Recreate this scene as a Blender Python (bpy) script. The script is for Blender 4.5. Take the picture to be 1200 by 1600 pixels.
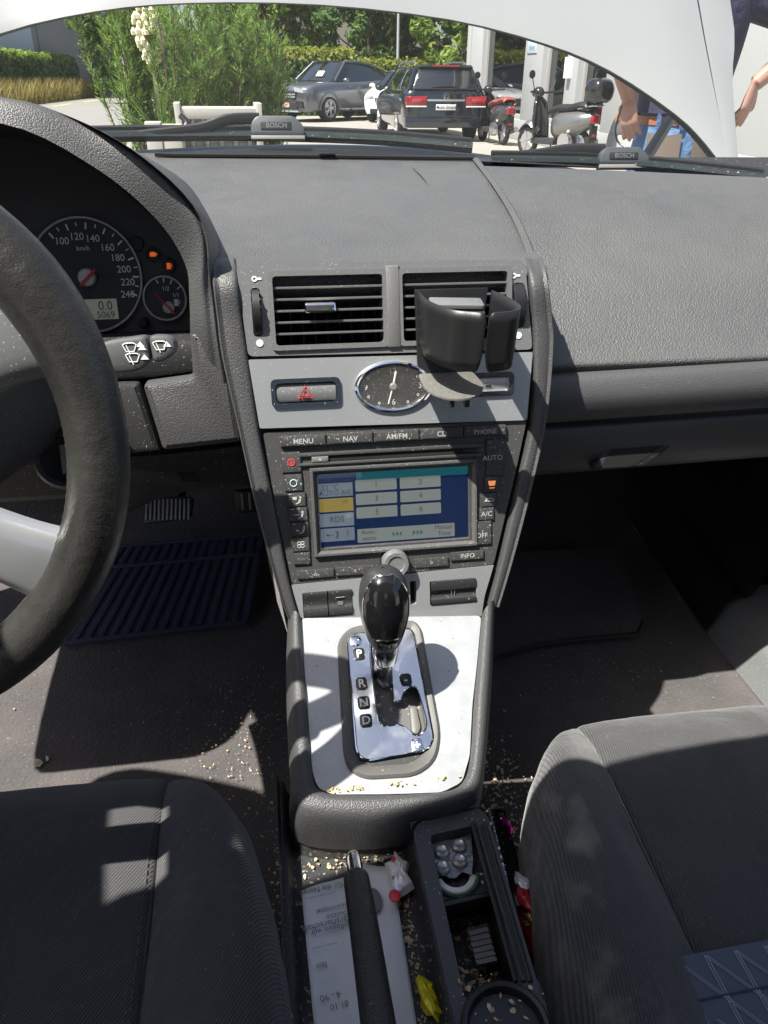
import bpy, bmesh, math, random
from mathutils import Vector, Matrix
from mathutils.geometry import tessellate_polygon
for o in list(bpy.data.objects): bpy.data.objects.remove(o)
SC = bpy.context.scene
COL = SC.collection
R = math.radians
rnd = random.Random(7)

# ------------------------------------------------------------------ camera, sky, sun, exposure
FPX = 1180.0                       # focal length in pixels of the 1200 x 1600 photograph
CAM = Vector((-.122, 0, 1.2))
YAW, PITCH, ROLL = R(8.8), R(29.8), R(.6)
fw = Vector((math.sin(YAW)*math.cos(PITCH), math.cos(YAW)*math.cos(PITCH), -math.sin(PITCH)))
rt0 = Vector((math.cos(YAW), -math.sin(YAW), 0)); up0 = rt0.cross(fw)
rt = rt0*math.cos(ROLL)+up0*math.sin(ROLL); upv = up0*math.cos(ROLL)-rt0*math.sin(ROLL)
cd = bpy.data.cameras.new('camera'); cam = bpy.data.objects.new('camera', cd); COL.objects.link(cam)
cd.sensor_fit = 'VERTICAL'; cd.sensor_height = 36; cd.lens = FPX/1600*36; cd.clip_start = .02; cd.clip_end = 600
M3 = Matrix((rt, upv, -fw)).transposed()
cam.matrix_world = Matrix.Translation(CAM) @ M3.to_4x4()
SC.camera = cam

SUN = Vector((-.43, -.19, .88)).normalized()        # towards the sun
w = bpy.data.worlds.new('World'); SC.world = w; w.use_nodes = True
nt = w.node_tree; sky = nt.nodes.new('ShaderNodeTexSky'); sky.sky_type = 'NISHITA'; sky.sun_disc = False
sky.sun_elevation = math.asin(SUN.z); sky.sun_rotation = math.atan2(SUN.x, SUN.y); sky.altitude = 400; sky.dust_density = 3.0; sky.ozone_density = .45; sky.air_density = .9
nt.links.new(sky.outputs[0], nt.nodes['Background'].inputs[0]); nt.nodes['Background'].inputs[1].default_value = .075
sl = bpy.data.lights.new('sun', 'SUN'); sl.energy = 4.6; sl.angle = R(.53); sl.color = (1, .95, .87)
so = bpy.data.objects.new('sun', sl); COL.objects.link(so); so.rotation_euler = SUN.to_track_quat('Z', 'Y').to_euler(); so.location = (-4, -2, 9)
vs = SC.view_settings; vs.view_transform = 'Standard'; vs.look = 'None'; vs.gamma = 1; vs.exposure = 1.45; vs.use_curve_mapping = False
SC.cycles.use_denoising = True; SC.cycles.max_bounces = 8; SC.cycles.transparent_max_bounces = 16; SC.cycles.sample_clamp_indirect = 6

# ------------------------------------------------------------------ pixel -> place helpers
def ray(u, v): return rt*((u-600)/FPX) - upv*((v-800)/FPX) + fw
def onY(u, v, y): d = ray(u, v); return CAM + d*((y-CAM.y)/d.y)
def onZ(u, v, z): d = ray(u, v); return CAM + d*((z-CAM.z)/d.z)
class Fr:
    def __init__(s, o, ex, ey):
        s.o = Vector(o); s.ex = Vector(ex).normalized(); ey = Vector(ey); s.ez = s.ex.cross(ey).normalized(); s.ey = s.ez.cross(s.ex)
    def p(s, a, b, c=0): return s.o + s.ex*a + s.ey*b + s.ez*c
    def px(s, u, v, h=0):
        d = ray(u, v); k = ((s.o+s.ez*h-CAM).dot(s.ez))/d.dot(s.ez); q = CAM+d*k-s.o
        return (q.dot(s.ex), q.dot(s.ey))
    def at(s, a, b, c=0): return Fr(s.p(a, b, c), s.ex, s.ey)
    def rot(s, ang):
        return Fr(s.o, s.ex*math.cos(ang)+s.ey*math.sin(ang), s.ey*math.cos(ang)-s.ex*math.sin(ang))
    def mat(s, a=0, b=0, c=0):
        m = Matrix((s.ex, s.ey, s.ez)).transposed().to_4x4(); m.translation = s.p(a, b, c); return m
def WF(o, rz=0): return Fr(o, (math.cos(rz), math.sin(rz), 0), (-math.sin(rz), math.cos(rz), 0))
FS = Fr((0, .69, .71), (1, 0, 0), (0, .29, .957))          # centre stack face
FG = Fr((0, .4956, .605), (1, 0, 0), (0, .1854, .075))     # gear panel
def rr(F, u0, v0, u1, v1, h=0):                            # rectangle from top-left / bottom-right pixels
    a, d = F.px(u0, v0, h); c, b = F.px(u1, v1, h)
    return min(a, c), max(a, c), min(b, d), max(b, d)

# ------------------------------------------------------------------ mesh builder
def crom(P, n):
    P = [Vector(p) for p in P]; out = []
    m = len(P)-1
    for i in range(m):
        p0 = P[max(i-1, 0)]; p1 = P[i]; p2 = P[i+1]; p3 = P[min(i+2, m)]
        for k in range(n):
            t = k/n
            out.append(.5*((2*p1)+(p2-p0)*t+(2*p0-5*p1+4*p2-p3)*t*t+(3*p1-p0-3*p2+p3)*t**3))
    out.append(P[-1].copy()); return out
def rpoly(pts, r, n=4):                                    # rounded corners of a 2D polygon
    if r <= 0: return [Vector((p[0], p[1])) for p in pts]
    out = []; N = len(pts)
    for i in range(N):
        p = Vector(pts[i][:2]); a = Vector(pts[i-1][:2]); b = Vector(pts[(i+1) % N][:2])
        da = a-p; db = b-p; q = min(r, da.length*.48, db.length*.48)
        A = p+da.normalized()*q; B = p+db.normalized()*q
        for k in range(n+1):
            t = k/n; out.append(A*(1-t)**2+p*2*t*(1-t)+B*t*t)
    return out
def area2(p): return sum(p[i-1].x*p[i].y-p[i].x*p[i-1].y for i in range(len(p)))/2
def inset(p, d):
    N = len(p); out = []
    for i in range(N):
        a = p[i-1]; b = p[i]; c = p[(i+1) % N]
        e1 = (b-a); e2 = (c-b)
        if e1.length < 1e-9: e1 = e2
        if e2.length < 1e-9: e2 = e1
        n1 = Vector((-e1.y, e1.x)).normalized(); n2 = Vector((-e2.y, e2.x)).normalized()
        m = n1+n2; L = m.length
        m = m/L if L > 1e-6 else n1
        k = d/max(m.dot(n1), .5); out.append(b+m*k)
    return out
def rect(a, b, c, d): return [(a, c), (b, c), (b, d), (a, d)]
def ell(cx, cy, rx, ry, n=40): return [(cx+rx*math.cos(2*math.pi*k/n), cy+ry*math.sin(2*math.pi*k/n)) for k in range(n)]
class MB:
    def __init__(s): s.v = []; s.f = []; s.u = []
    def add(s, vs, fs):
        b = len(s.v); s.v += [tuple(p) for p in vs]; s.f += [tuple(i+b for i in f) for f in fs]; return s
    def grid(s, rows, cu=False, cv=False):
        n = len(rows); m = len(rows[0]); vs = [p for r in rows for p in r]; fs = []
        for i in range(n if cv else n-1):
            for j in range(m if cu else m-1):
                i2 = (i+1) % n; j2 = (j+1) % m
                fs.append((i*m+j, i*m+j2, i2*m+j2, i2*m+j))
        return s.add(vs, fs)
    def loft(s, rows, nr=4, nc=4):
        rows = [crom(r, nc) if nc > 1 else [Vector(p) for p in r] for r in rows]
        if nr > 1:
            cols = [crom([r[j] for r in rows], nr) for j in range(len(rows[0]))]
            rows = [[c[i] for c in cols] for i in range(len(cols[0]))]
        return s.grid(rows)
    def tube(s, path, r, n=10, caps=True, e=1.0, up=None, closed=False):
        P = [Vector(p) for p in path]; N = len(P); rings = []
        prev = Vector(up) if up else None
        for i, p in enumerate(P):
            t = (P[(i+1) % N if closed else min(i+1, N-1)]-P[i-1 if closed else max(i-1, 0)]).normalized()
            if prev is None: prev = Vector((0, 0, 1)) if abs(t.z) < .9 else Vector((1, 0, 0))
            a = (prev-t*prev.dot(t)).normalized(); b = t.cross(a)
            if not up: prev = a
            q = r[i] if isinstance(r, (list, tuple)) else r
            rings.append([p+a*(math.cos(2*math.pi*k/n)*q)+b*(math.sin(2*math.pi*k/n)*q*e) for k in range(n)])
        s.grid(rings, cu=True, cv=closed)
        if caps and not closed:
            b = len(s.v)-N*n
            s.f.append(tuple(range(b+n-1, b-1, -1))); s.f.append(tuple(range(b+(N-1)*n, b+N*n)))
        return s
    def prism(s, F, pts, h0, h1, cham=0, r=0, n=4, back=True):
        p = rpoly(pts, r, n)
        if area2(p) < 0: p.reverse()
        N = len(p); lv = [(p, h0), (p, h1-cham)]
        if cham > 0: lv.append((inset(p, cham*.3), h1-cham*.3)); lv.append((inset(p, cham), h1))
        vs = [F.p(q.x, q.y, h) for (pp, h) in lv for q in pp]; fs = []
        for i in range(len(lv)-1):
            for j in range(N): fs.append((i*N+j, i*N+(j+1) % N, (i+1)*N+(j+1) % N, (i+1)*N+j))
        b = (len(lv)-1)*N
        for t in tessellate_polygon([[Vector((q.x, q.y, 0)) for q in lv[-1][0]]]): fs.append(tuple(b+k for k in t))
        if back:
            for t in tessellate_polygon([[Vector((q.x, q.y, 0)) for q in p]]): fs.append(tuple(reversed(t)))
        return s.add(vs, fs)
    def plate(s, F, outer, holes, h0, h1, r=0, hr=0):
        loops = [rpoly(outer, r)]+[rpoly(h, hr) for h in holes]
        flat = [q for l in loops for q in l]; n = len(flat)
        vs = [F.p(q.x, q.y, h1) for q in flat]+[F.p(q.x, q.y, h0) for q in flat]; fs = []
        for t in tessellate_polygon([[Vector((q.x, q.y, 0)) for q in l] for l in loops]):
            fs.append(tuple(t)); fs.append(tuple(k+n for k in reversed(t)))
        b = 0
        for l in loops:
            N = len(l)
            for j in range(N): fs.append((b+j, b+(j+1) % N, b+n+(j+1) % N, b+n+j))
            b += N
        return s.add(vs, fs)
    def box(s, F, a, b, c, d, h0, h1, cham=0): return s.prism(F, rect(a, b, c, d), h0, h1, cham)
    def lathe(s, F, prof, n=24, sx=1, sy=1, close=True):
        rings = [[F.p(r*math.cos(2*math.pi*k/n)*sx, r*math.sin(2*math.pi*k/n)*sy, h) for k in range(n)] for r, h in prof]
        s.grid(rings, cu=True)
        if close:
            b = len(s.v)-n*len(prof)
            if prof[-1][0] > 1e-6: s.f.append(tuple(range(b+n*(len(prof)-1), b+n*len(prof))))
            if prof[0][0] > 1e-6: s.f.append(tuple(range(b+n-1, b-1, -1)))
        return s
    def ball(s, c, rx, ry, rz, n=14, m=8):
        F = WF(c); vs = []
        return s.lathe(Fr(c, (1, 0, 0), (0, 1, 0)), [(math.cos(-math.pi/2+math.pi*k/m)+1e-7, rz*math.sin(-math.pi/2+math.pi*k/m)) for k in range(m+1)], n, rx, ry, False)
    def build(s, name, mat, parent=None, smooth=35, label=None, fix=True):
        me = bpy.data.meshes.new(name); me.from_pydata(s.v, [], s.f)
        if fix and len(s.f) < 60000:
            bm = bmesh.new(); bm.from_mesh(me); bmesh.ops.remove_doubles(bm, verts=bm.verts, dist=1e-6)
            bmesh.ops.recalc_face_normals(bm, faces=bm.faces); bm.to_mesh(me); bm.free()
        if smooth:
            me.polygons.foreach_set('use_smooth', [True]*len(me.polygons)); me.set_sharp_from_angle(angle=R(smooth))
        for m in (mat if isinstance(mat, (list, tuple)) else [mat]): me.materials.append(m)
        o = bpy.data.objects.new(name, me); COL.objects.link(o); par(o, parent)
        if label: o['label'] = label
        return o
def par(o, parent):
    if parent is not None:
        o.parent = parent; o.matrix_parent_inverse = WM[parent.name].inverted() if parent.name in WM else Matrix()
WM = {}
def thing(name, label, cat, loc, group=None):
    o = bpy.data.objects.new(name, None); COL.objects.link(o); o.location = loc; o.empty_display_size = .05
    WM[o.name] = Matrix.Translation(Vector(loc))
    return tag(o, label, cat, group)
def tag(o, label, cat, group=None):
    o['label'] = label; o['category'] = cat
    if group: o['group'] = group
    return o
def struct(o, kind='structure'): o['kind'] = kind; return o
def clone(root, M, label=None, group=None):                # copy of a thing and all its parts, moved by matrix M
    def rec(o, parent):
        c = o.copy(); COL.objects.link(c); c.parent = parent
        for ch in list(o.children): rec(ch, c)
        return c
    c = rec(root, None); c.matrix_world = M
    if label: c['label'] = label
    if group: c['group'] = group
    return c
def text(name, body, F, a, b, h, size, mat, parent, ax='CENTER', sx=1, rot=0, bold=0):
    cu = bpy.data.curves.new(name, 'FONT'); cu.body = body; cu.size = size; cu.align_x = ax; cu.align_y = 'CENTER'
    cu.extrude = .00008; cu.resolution_u = 3; cu.offset = bold; cu.materials.append(mat)
    G = F.at(a, b, h).rot(rot) if rot else F.at(a, b, h)
    o = bpy.data.objects.new(name, cu); COL.objects.link(o)
    o.matrix_basis = G.mat() @ Matrix.Diagonal((sx, 1, 1, 1))
    par(o, parent); return o

# ------------------------------------------------------------------ materials
def mat(name, base, rough=.5, metal=0, spec=.5, bump=None, dust=None, vary=None, coat=0, emit=None, coords='Object', sheen=0, scratch=None):
    m = bpy.data.materials.new(name); m.use_nodes = True; n = m.node_tree.nodes; L = m.node_tree.links; b = n['Principled BSDF']
    b.inputs['Base Color'].default_value = (*base, 1); b.inputs['Roughness'].default_value = rough; b.inputs['Metallic'].default_value = metal
    b.inputs['Specular IOR Level'].default_value = spec; b.inputs['Coat Weight'].default_value = coat; b.inputs['Coat Roughness'].default_value = .06
    if sheen: b.inputs['Sheen Weight'].default_value = sheen; b.inputs['Sheen Roughness'].default_value = .5
    tc = n.new('ShaderNodeTexCoord').outputs[coords]; col = None
    def tex(kind, scale, detail=3):
        t = n.new('ShaderNodeTexNoise' if kind == 'noise' else 'ShaderNodeTexVoronoi' if kind == 'vor' else 'ShaderNodeTexWave')
        t.inputs['Scale'].default_value = scale
        if kind == 'noise': t.inputs['Detail'].default_value = detail
        L.new(tc, t.inputs['Vector']); return t
    def mix(fac, a, c2):
        x = n.new('ShaderNodeMix'); x.data_type = 'RGBA'; L.new(fac, x.inputs[0])
        if hasattr(a, 'is_linked'): L.new(a, x.inputs[6])
        else: x.inputs[6].default_value = (*a, 1)
        x.inputs[7].default_value = (*c2, 1); return x.outputs[2]
    def ramp(src, lo, hi):
        r = n.new('ShaderNodeMapRange'); r.inputs[1].default_value = lo; r.inputs[2].default_value = hi; L.new(src, r.inputs[0]); return r.outputs[0]
    cur = base
    for (sc, col2, lo, hi) in (vary or []): cur = mix(ramp(tex('noise', sc, 4).outputs[0], lo, hi), cur, col2)
    for (sc, col2, lo, hi) in (dust or []): cur = mix(ramp(tex('noise', sc, 1).outputs[0], lo, hi), cur, col2)
    if cur is not base: L.new(cur, b.inputs['Base Color'])
    if bump:
        h = None
        for (kind, sc, st) in bump:
            t = tex(kind, sc); src = t.outputs[0]
            if kind == 'vor': t.feature = 'F1'
            bp = n.new('ShaderNodeBump'); bp.inputs['Strength'].default_value = st; bp.inputs['Distance'].default_value = .6/sc
            if kind == 'vor': bp.invert = True
            L.new(src, bp.inputs['Height'])
            if h is not None: L.new(h, bp.inputs['Normal'])
            h = bp.outputs[0]
        L.new(h, b.inputs['Normal'])
    if scratch:
        L.new(ramp(tex('noise', scratch[0], 5).outputs[0], .35, .65), (r := n.new('ShaderNodeMapRange')).inputs[0])
        r.inputs[3].default_value = scratch[1]; r.inputs[4].default_value = scratch[2]; L.new(r.outputs[0], b.inputs['Roughness'])
    if emit: b.inputs['Emission Color'].default_value = (*emit[0], 1); b.inputs['Emission Strength'].default_value = emit[1]
    return m
def twill(name, base, alt, scale, ang, bump=.5, vary=None, dirt=None):      # ribbed seat cloth
    m = mat(name, base, .95, spec=.15, sheen=.25); n = m.node_tree.nodes; L = m.node_tree.links; b = n['Principled BSDF']
    tc = n.new('ShaderNodeTexCoord'); mp = n.new('ShaderNodeMapping'); mp.inputs['Rotation'].default_value = (0, 0, ang); L.new(tc.outputs['Object'], mp.inputs[0])
    wv = n.new('ShaderNodeTexWave'); wv.inputs['Scale'].default_value = scale; wv.inputs['Distortion'].default_value = .6; wv.inputs['Detail Scale'].default_value = 3; L.new(mp.outputs[0], wv.inputs[0])
    x = n.new('ShaderNodeMix'); x.data_type = 'RGBA'; L.new(wv.outputs[1], x.inputs[0]); x.inputs[6].default_value = (*base, 1); x.inputs[7].default_value = (*alt, 1)
    out = x.outputs[2]
    for (sc, c, lo, hi, axis) in (dirt or []):
        ns = n.new('ShaderNodeTexNoise'); ns.inputs['Scale'].default_value = sc; ns.inputs['Detail'].default_value = 6; L.new(tc.outputs['Object'], ns.inputs[0])
        mr = n.new('ShaderNodeMapRange'); mr.inputs[1].default_value = lo; mr.inputs[2].default_value = hi; L.new(ns.outputs[0], mr.inputs[0])
        f = mr.outputs[0]
        if axis:                                            # a worn band along the bolster's crest
            sx = n.new('ShaderNodeSeparateXYZ'); L.new(tc.outputs['Object'], sx.inputs[0])
            ma = n.new('ShaderNodeMath'); ma.operation = 'COMPARE'; L.new(sx.outputs[0], ma.inputs[0]); ma.inputs[1].default_value = axis[0]; ma.inputs[2].default_value = axis[1]
            mm = n.new('ShaderNodeMath'); mm.operation = 'MULTIPLY'; L.new(f, mm.inputs[0]); L.new(ma.outputs[0], mm.inputs[1]); f = mm.outputs[0]
        y = n.new('ShaderNodeMix'); y.data_type = 'RGBA'; L.new(f, y.inputs[0]); L.new(out, y.inputs[6]); y.inputs[7].default_value = (*c, 1); out = y.outputs[2]
    L.new(out, b.inputs['Base Color'])
    bp = n.new('ShaderNodeBump'); bp.inputs['Strength'].default_value = bump; bp.inputs['Distance'].default_value = .001; L.new(wv.outputs[1], bp.inputs['Height'])
    wr = n.new('ShaderNodeTexNoise'); wr.inputs['Scale'].default_value = 9; wr.inputs['Detail'].default_value = 5; wr.inputs['Distortion'].default_value = 1.2; L.new(tc.outputs['Object'], wr.inputs[0])
    b2 = n.new('ShaderNodeBump'); b2.inputs['Strength'].default_value = .55; b2.inputs['Distance'].default_value = .012; L.new(wr.outputs[0], b2.inputs['Height']); L.new(bp.outputs[0], b2.inputs['Normal'])
    nz = n.new('ShaderNodeTexNoise'); nz.inputs['Scale'].default_value = 1400; L.new(tc.outputs['Object'], nz.inputs[0]); b3 = n.new('ShaderNodeBump'); b3.inputs['Strength'].default_value = .5; b3.inputs['Distance'].default_value = .0006; L.new(nz.outputs[0], b3.inputs['Height']); L.new(b2.outputs[0], b3.inputs['Normal'])
    L.new(b3.outputs[0], b.inputs['Normal'])
    ln = n.new('ShaderNodeTexNoise'); ln.inputs['Scale'].default_value = 620; ln.inputs['Detail'].default_value = 1; L.new(tc.outputs['Object'], ln.inputs[0]); lr = n.new('ShaderNodeMapRange'); lr.inputs[1].default_value = .76; lr.inputs[2].default_value = .79; L.new(ln.outputs[0], lr.inputs[0])
    li = n.new('ShaderNodeMix'); li.data_type = 'RGBA'; L.new(lr.outputs[0], li.inputs[0]); L.new(out, li.inputs[6]); li.inputs[7].default_value = (.35, .34, .32, 1); L.new(li.outputs[2], b.inputs['Base Color'])
    return m
def leafmat(name, c1, c2, c3, trans=.35):
    m = bpy.data.materials.new(name); m.use_nodes = True; n = m.node_tree.nodes; L = m.node_tree.links; b = n['Principled BSDF']
    g = n.new('ShaderNodeNewGeometry'); cr = n.new('ShaderNodeValToRGB'); L.new(g.outputs['Random Per Island'], cr.inputs[0])
    cr.color_ramp.elements[0].color = (*c1, 1); cr.color_ramp.elements[1].color = (*c3, 1); e = cr.color_ramp.elements.new(.5); e.color = (*c2, 1)
    L.new(cr.outputs[0], b.inputs['Base Color']); b.inputs['Roughness'].default_value = .55; b.inputs['Specular IOR Level'].default_value = .3
    t = n.new('ShaderNodeBsdfTranslucent'); L.new(cr.outputs[0], t.inputs[0]); x = n.new('ShaderNodeMixShader'); x.inputs[0].default_value = trans
    L.new(b.outputs[0], x.inputs[1]); L.new(t.outputs[0], x.inputs[2]); L.new(x.outputs[0], n['Material Output'].inputs[0]); return m
def glassmat(name, tint, refl=1.0, smudge=0):
    m = bpy.data.materials.new(name); m.use_nodes = True; n = m.node_tree.nodes; L = m.node_tree.links; n.remove(n['Principled BSDF'])
    t = n.new('ShaderNodeBsdfTransparent'); t.inputs[0].default_value = (*tint, 1); g = n.new('ShaderNodeBsdfGlossy'); g.inputs['Roughness'].default_value = .01
    fr = n.new('ShaderNodeLayerWeight'); fr.inputs[0].default_value = .5; pw = n.new('ShaderNodeMath'); pw.operation = 'POWER'; pw.inputs[1].default_value = 5; L.new(fr.outputs['Facing'], pw.inputs[0])
    mu = n.new('ShaderNodeMath'); mu.operation = 'MULTIPLY_ADD'; mu.inputs[1].default_value = .94*min(refl, 1); mu.inputs[2].default_value = .045*refl; L.new(pw.outputs[0], mu.inputs[0])
    x = n.new('ShaderNodeMixShader'); L.new(mu.outputs[0], x.inputs[0]); L.new(t.outputs[0], x.inputs[1]); L.new(g.outputs[0], x.inputs[2]); out = x.outputs[0]
    if smudge:
        tc = n.new('ShaderNodeTexCoord'); d = n.new('ShaderNodeBsdfDiffuse'); d.inputs[0].default_value = (.8, .8, .78, 1)
        ns = n.new('ShaderNodeTexNoise'); ns.inputs['Scale'].default_value = 9; ns.inputs['Detail'].default_value = 8; L.new(tc.outputs['Object'], ns.inputs[0])
        mr = n.new('ShaderNodeMapRange'); mr.inputs[1].default_value = .35; mr.inputs[2].default_value = .75; mr.inputs[3].default_value = smudge*.35; mr.inputs[4].default_value = smudge; L.new(ns.outputs[0], mr.inputs[0])
        y = n.new('ShaderNodeMixShader'); L.new(mr.outputs[0], y.inputs[0]); L.new(out, y.inputs[1]); L.new(d.outputs[0], y.inputs[2]); out = y.outputs[0]
    L.new(out, n['Material Output'].inputs[0]); return m
DUST = (.34, .32, .29)
GRAIN = [('vor', 440, .68), ('noise', 1200, .35)]
m_dash = mat('dash grain plastic', (.068, .069, .071), .47, bump=GRAIN, vary=[(4, (.082, .082, .082), .4, .65), (38, (.077, .076, .073), .5, .7)], dust=[(700, (.2, .195, .185), .72, .78)], scratch=(22, .42, .56))
m_hood = mat('binnacle grain plastic', (.062, .063, .065), .48, bump=[('vor', 640, .45), ('noise', 1300, .25)], vary=[(6, (.072, .072, .072), .4, .65)], dust=[(900, DUST, .75, .79)])
m_bolst = mat('bolster grain plastic', (.058, .058, .06), .46, bump=[('vor', 640, .5), ('noise', 1300, .25)], dust=[(900, DUST, .74, .78)])
m_dark = mat('dark moulded plastic', (.022, .022, .023), .55, bump=[('noise', 700, .25)], dust=[(500, DUST, .71, .74)])
m_black = mat('black plastic', (.012, .012, .013), .42, bump=[('noise', 900, .12)])
m_cup = mat('black smooth plastic', (.011, .011, .012), .42, bump=[('noise', 500, .05)])
m_vent = mat('vent plastic', (.13, .13, .132), .5, bump=[('noise', 900, .2)], dust=[(700, DUST, .7, .74)])
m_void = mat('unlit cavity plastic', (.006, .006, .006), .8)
m_grey = mat('charcoal painted plastic', (.17, .175, .18), .42, metal=.2, bump=[('noise', 1500, .1)], dust=[(650, (.5, .49, .46), .7, .73)])
m_silver = mat('satin silver paint', (.42, .435, .445), .36, metal=.55, bump=[('noise', 1800, .1)], dust=[(520, (.7, .69, .66), .7, .73), (7, (.38, .39, .4), .5, .8)])
m_gearsil = mat('worn silver panel paint', (.36, .373, .387), .38, metal=.4, bump=[('noise', 1800, .08)], vary=[(9, (.33, .34, .35), .4, .8)], scratch=(50, .32, .46), dust=[(300, (.16, .15, .13), .745, .77), (520, (.62, .6, .56), .7, .74)])
m_chrome = mat('chrome', (.82, .83, .85), .06, metal=1, scratch=(60, .03, .16))
m_radio = mat('radio fascia plastic', (.055, .055, .055), .45, bump=[('noise', 1200, .15)], dust=[(560, (.42, .4, .36), .71, .74)])
m_btn = mat('radio button plastic', (.04, .04, .041), .4, bump=[('noise', 1300, .12)], dust=[(620, (.42, .4, .36), .69, .72)])
m_white = mat('white legend print', (.78, .78, .76), .6)
m_leg = mat('worn grey legend', (.42, .42, .41), .6)
m_stalk = mat('stalk plastic', (.085, .087, .09), .45, dust=[(900, DUST, .73, .78)])
m_red = mat('red print', (.55, .05, .05), .5)
m_gloss = mat('gloss black', (.008, .008, .009), .08, coat=.6, dust=[(450, (.4, .39, .37), .73, .75)])
m_dial = mat('clock dial black', (.012, .012, .012), .35, dust=[(900, (.4, .39, .36), .68, .74)])
m_leather = mat('worn wheel leather', (.022, .0215, .02), .36, bump=[('vor', 800, .2), ('noise', 120, .16)], vary=[(18, (.034, .033, .03), .4, .8)], scratch=(14, .28, .48))
m_hbl = mat('handbrake leather', (.02, .02, .02), .45, bump=[('vor', 480, .3), ('noise', 140, .3)])
m_carpet = mat('charcoal carpet', (.066, .062, .063), 1, spec=.1, bump=[('noise', 160, .8), ('noise', 500, 1), ('noise', 1500, .8)], vary=[(7, (.10, .088, .085), .4, .7), (45, (.075, .069, .069), .5, .7)], dust=[(330, (.3, .28, .25), .72, .75)], sheen=.2)
m_rubber = mat('navy rubber', (.035, .042, .075), .42, bump=[('noise', 400, .3)], dust=[(300, (.2, .2, .2), .7, .76)])
m_lite = mat('dirty grey tunnel plastic', (.05, .05, .052), .55, bump=[('noise', 500, .3)], dust=[(260, (.3, .26, .2), .64, .7), (40, (.1, .095, .085), .55, .8)])
# ================================================================== car shell
m_roof = mat('headliner', (.42, .41, .39), .9)
m_paint = mat('silver white car paint', (.25, .257, .254), .3, metal=.1, coat=.6)
m_seal = mat('rubber seal', (.015, .016, .016), .5)
m_green = mat('weathered wiper rubber', (.018, .024, .023), .35, dust=[(260, (.3, .3, .28), .71, .74)])
body = thing('car_body', 'shell of the car around the cabin: floor, doors, pillars, roof and cowl', 'car', (0, 0, 0))
def hdrY(x): return .31-.13*x*x
def wsY(x): return 1.46-.30*x*x
wsx = [-.76, -.6, -.4, -.2, 0, .2, .4, .6, .76]
b = MB(); b.loft([[(x*.80, hdrY(x)-.02-k*.3, 1.455+.02*(1-(x/.76)**2)+.02*math.sin(k*.5)) for x in wsx] for k in range(6)], 2, 2); b.build('roof', m_roof, body)
b = MB(); b.loft([[(x*.82, hdrY(x)-.02-k*.3, 1.475+.03*(1-(x/.76)**2)+.02*math.sin(k*.5)) for x in wsx] for k in range(6)], 2, 2); b.build('roof_skin', m_paint, body)
b = MB(); b.tube(crom([(x*.81, hdrY(x)-.015, 1.45+.02*(1-(x/.76)**2)) for x in wsx], 3), .03, 8); b.build('roof_header', m_roof, body)
for s in (-1, 1):
    b = MB(); b.tube(crom([(s*.80, 1.36, .98), (s*.76, 1.18, 1.13), (s*.69, .8, 1.31), (s*.635, .40, 1.44), (s*.63, 0, 1.47), (s*.63, -1.2, 1.44)], 6), .045, 10, e=.7); b.build('pillar', m_roof, body)
    b = MB(); b.loft([[(s*.80, y, .27), (s*.82, y, .6), (s*.79, y, .9), (s*.76, y, .97), (s*.82, y, .985), (s*.9, y, .8), (s*.92, y, .35)] for y in (1.25, .6, .2, .1)], 3, 3)
    if s < 0:                                               # the driver's door stands open
        Mo = Matrix.Translation((-.86, 1.2, 0)) @ Matrix.Rotation(R(-62), 4, 'Z') @ Matrix.Translation((.86, -1.2, 0)); b.v = [tuple(Mo @ Vector(v)) for v in b.v]
    b.build('door', m_dark, body)
b = MB(); b.loft([[(x, y, z) for x in (-.8, -.3, .3, .8)] for (y, z) in ((1.78, .92), (1.76, .62), (1.62, .44), (1.45, .33), (1.2, .285), (.9, .27), (.5, .27), (-1.2, .27))], 3, 3); b.build('floor_carpet', m_carpet, body)
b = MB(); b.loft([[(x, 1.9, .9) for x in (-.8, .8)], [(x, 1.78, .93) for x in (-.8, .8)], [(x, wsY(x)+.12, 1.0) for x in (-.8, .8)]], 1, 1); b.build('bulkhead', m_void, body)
# sill trim and kick panel on the passenger side
b = MB(); b.loft([[(x, y, z) for (x, y, z) in ((.675, y, .272), (.69, y, .30), (.71, y, .335), (.745, y, .35), (.80, y, .355))] for y in (1.08, .95, .7, .3, -.3)], 4, 4); b.build('sill_trim', m_grey, body)
b = MB(); b.loft([[(.64, 1.6, .40), (.67, 1.45, .33), (.68, 1.25, .29), (.668, 1.04, .285)], [(.70, 1.6, .5), (.71, 1.45, .42), (.715, 1.25, .37), (.703, 1.04, .36)], [(.75, 1.6, .62), (.755, 1.45, .54), (.76, 1.25, .44), (.748, 1.04, .378)], [(.79, 1.6, .95), (.79, 1.4, .9), (.79, 1.2, .8), (.78, 1.04, .6)]], 5, 5); b.build('kick_panel', m_black, body)
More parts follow.
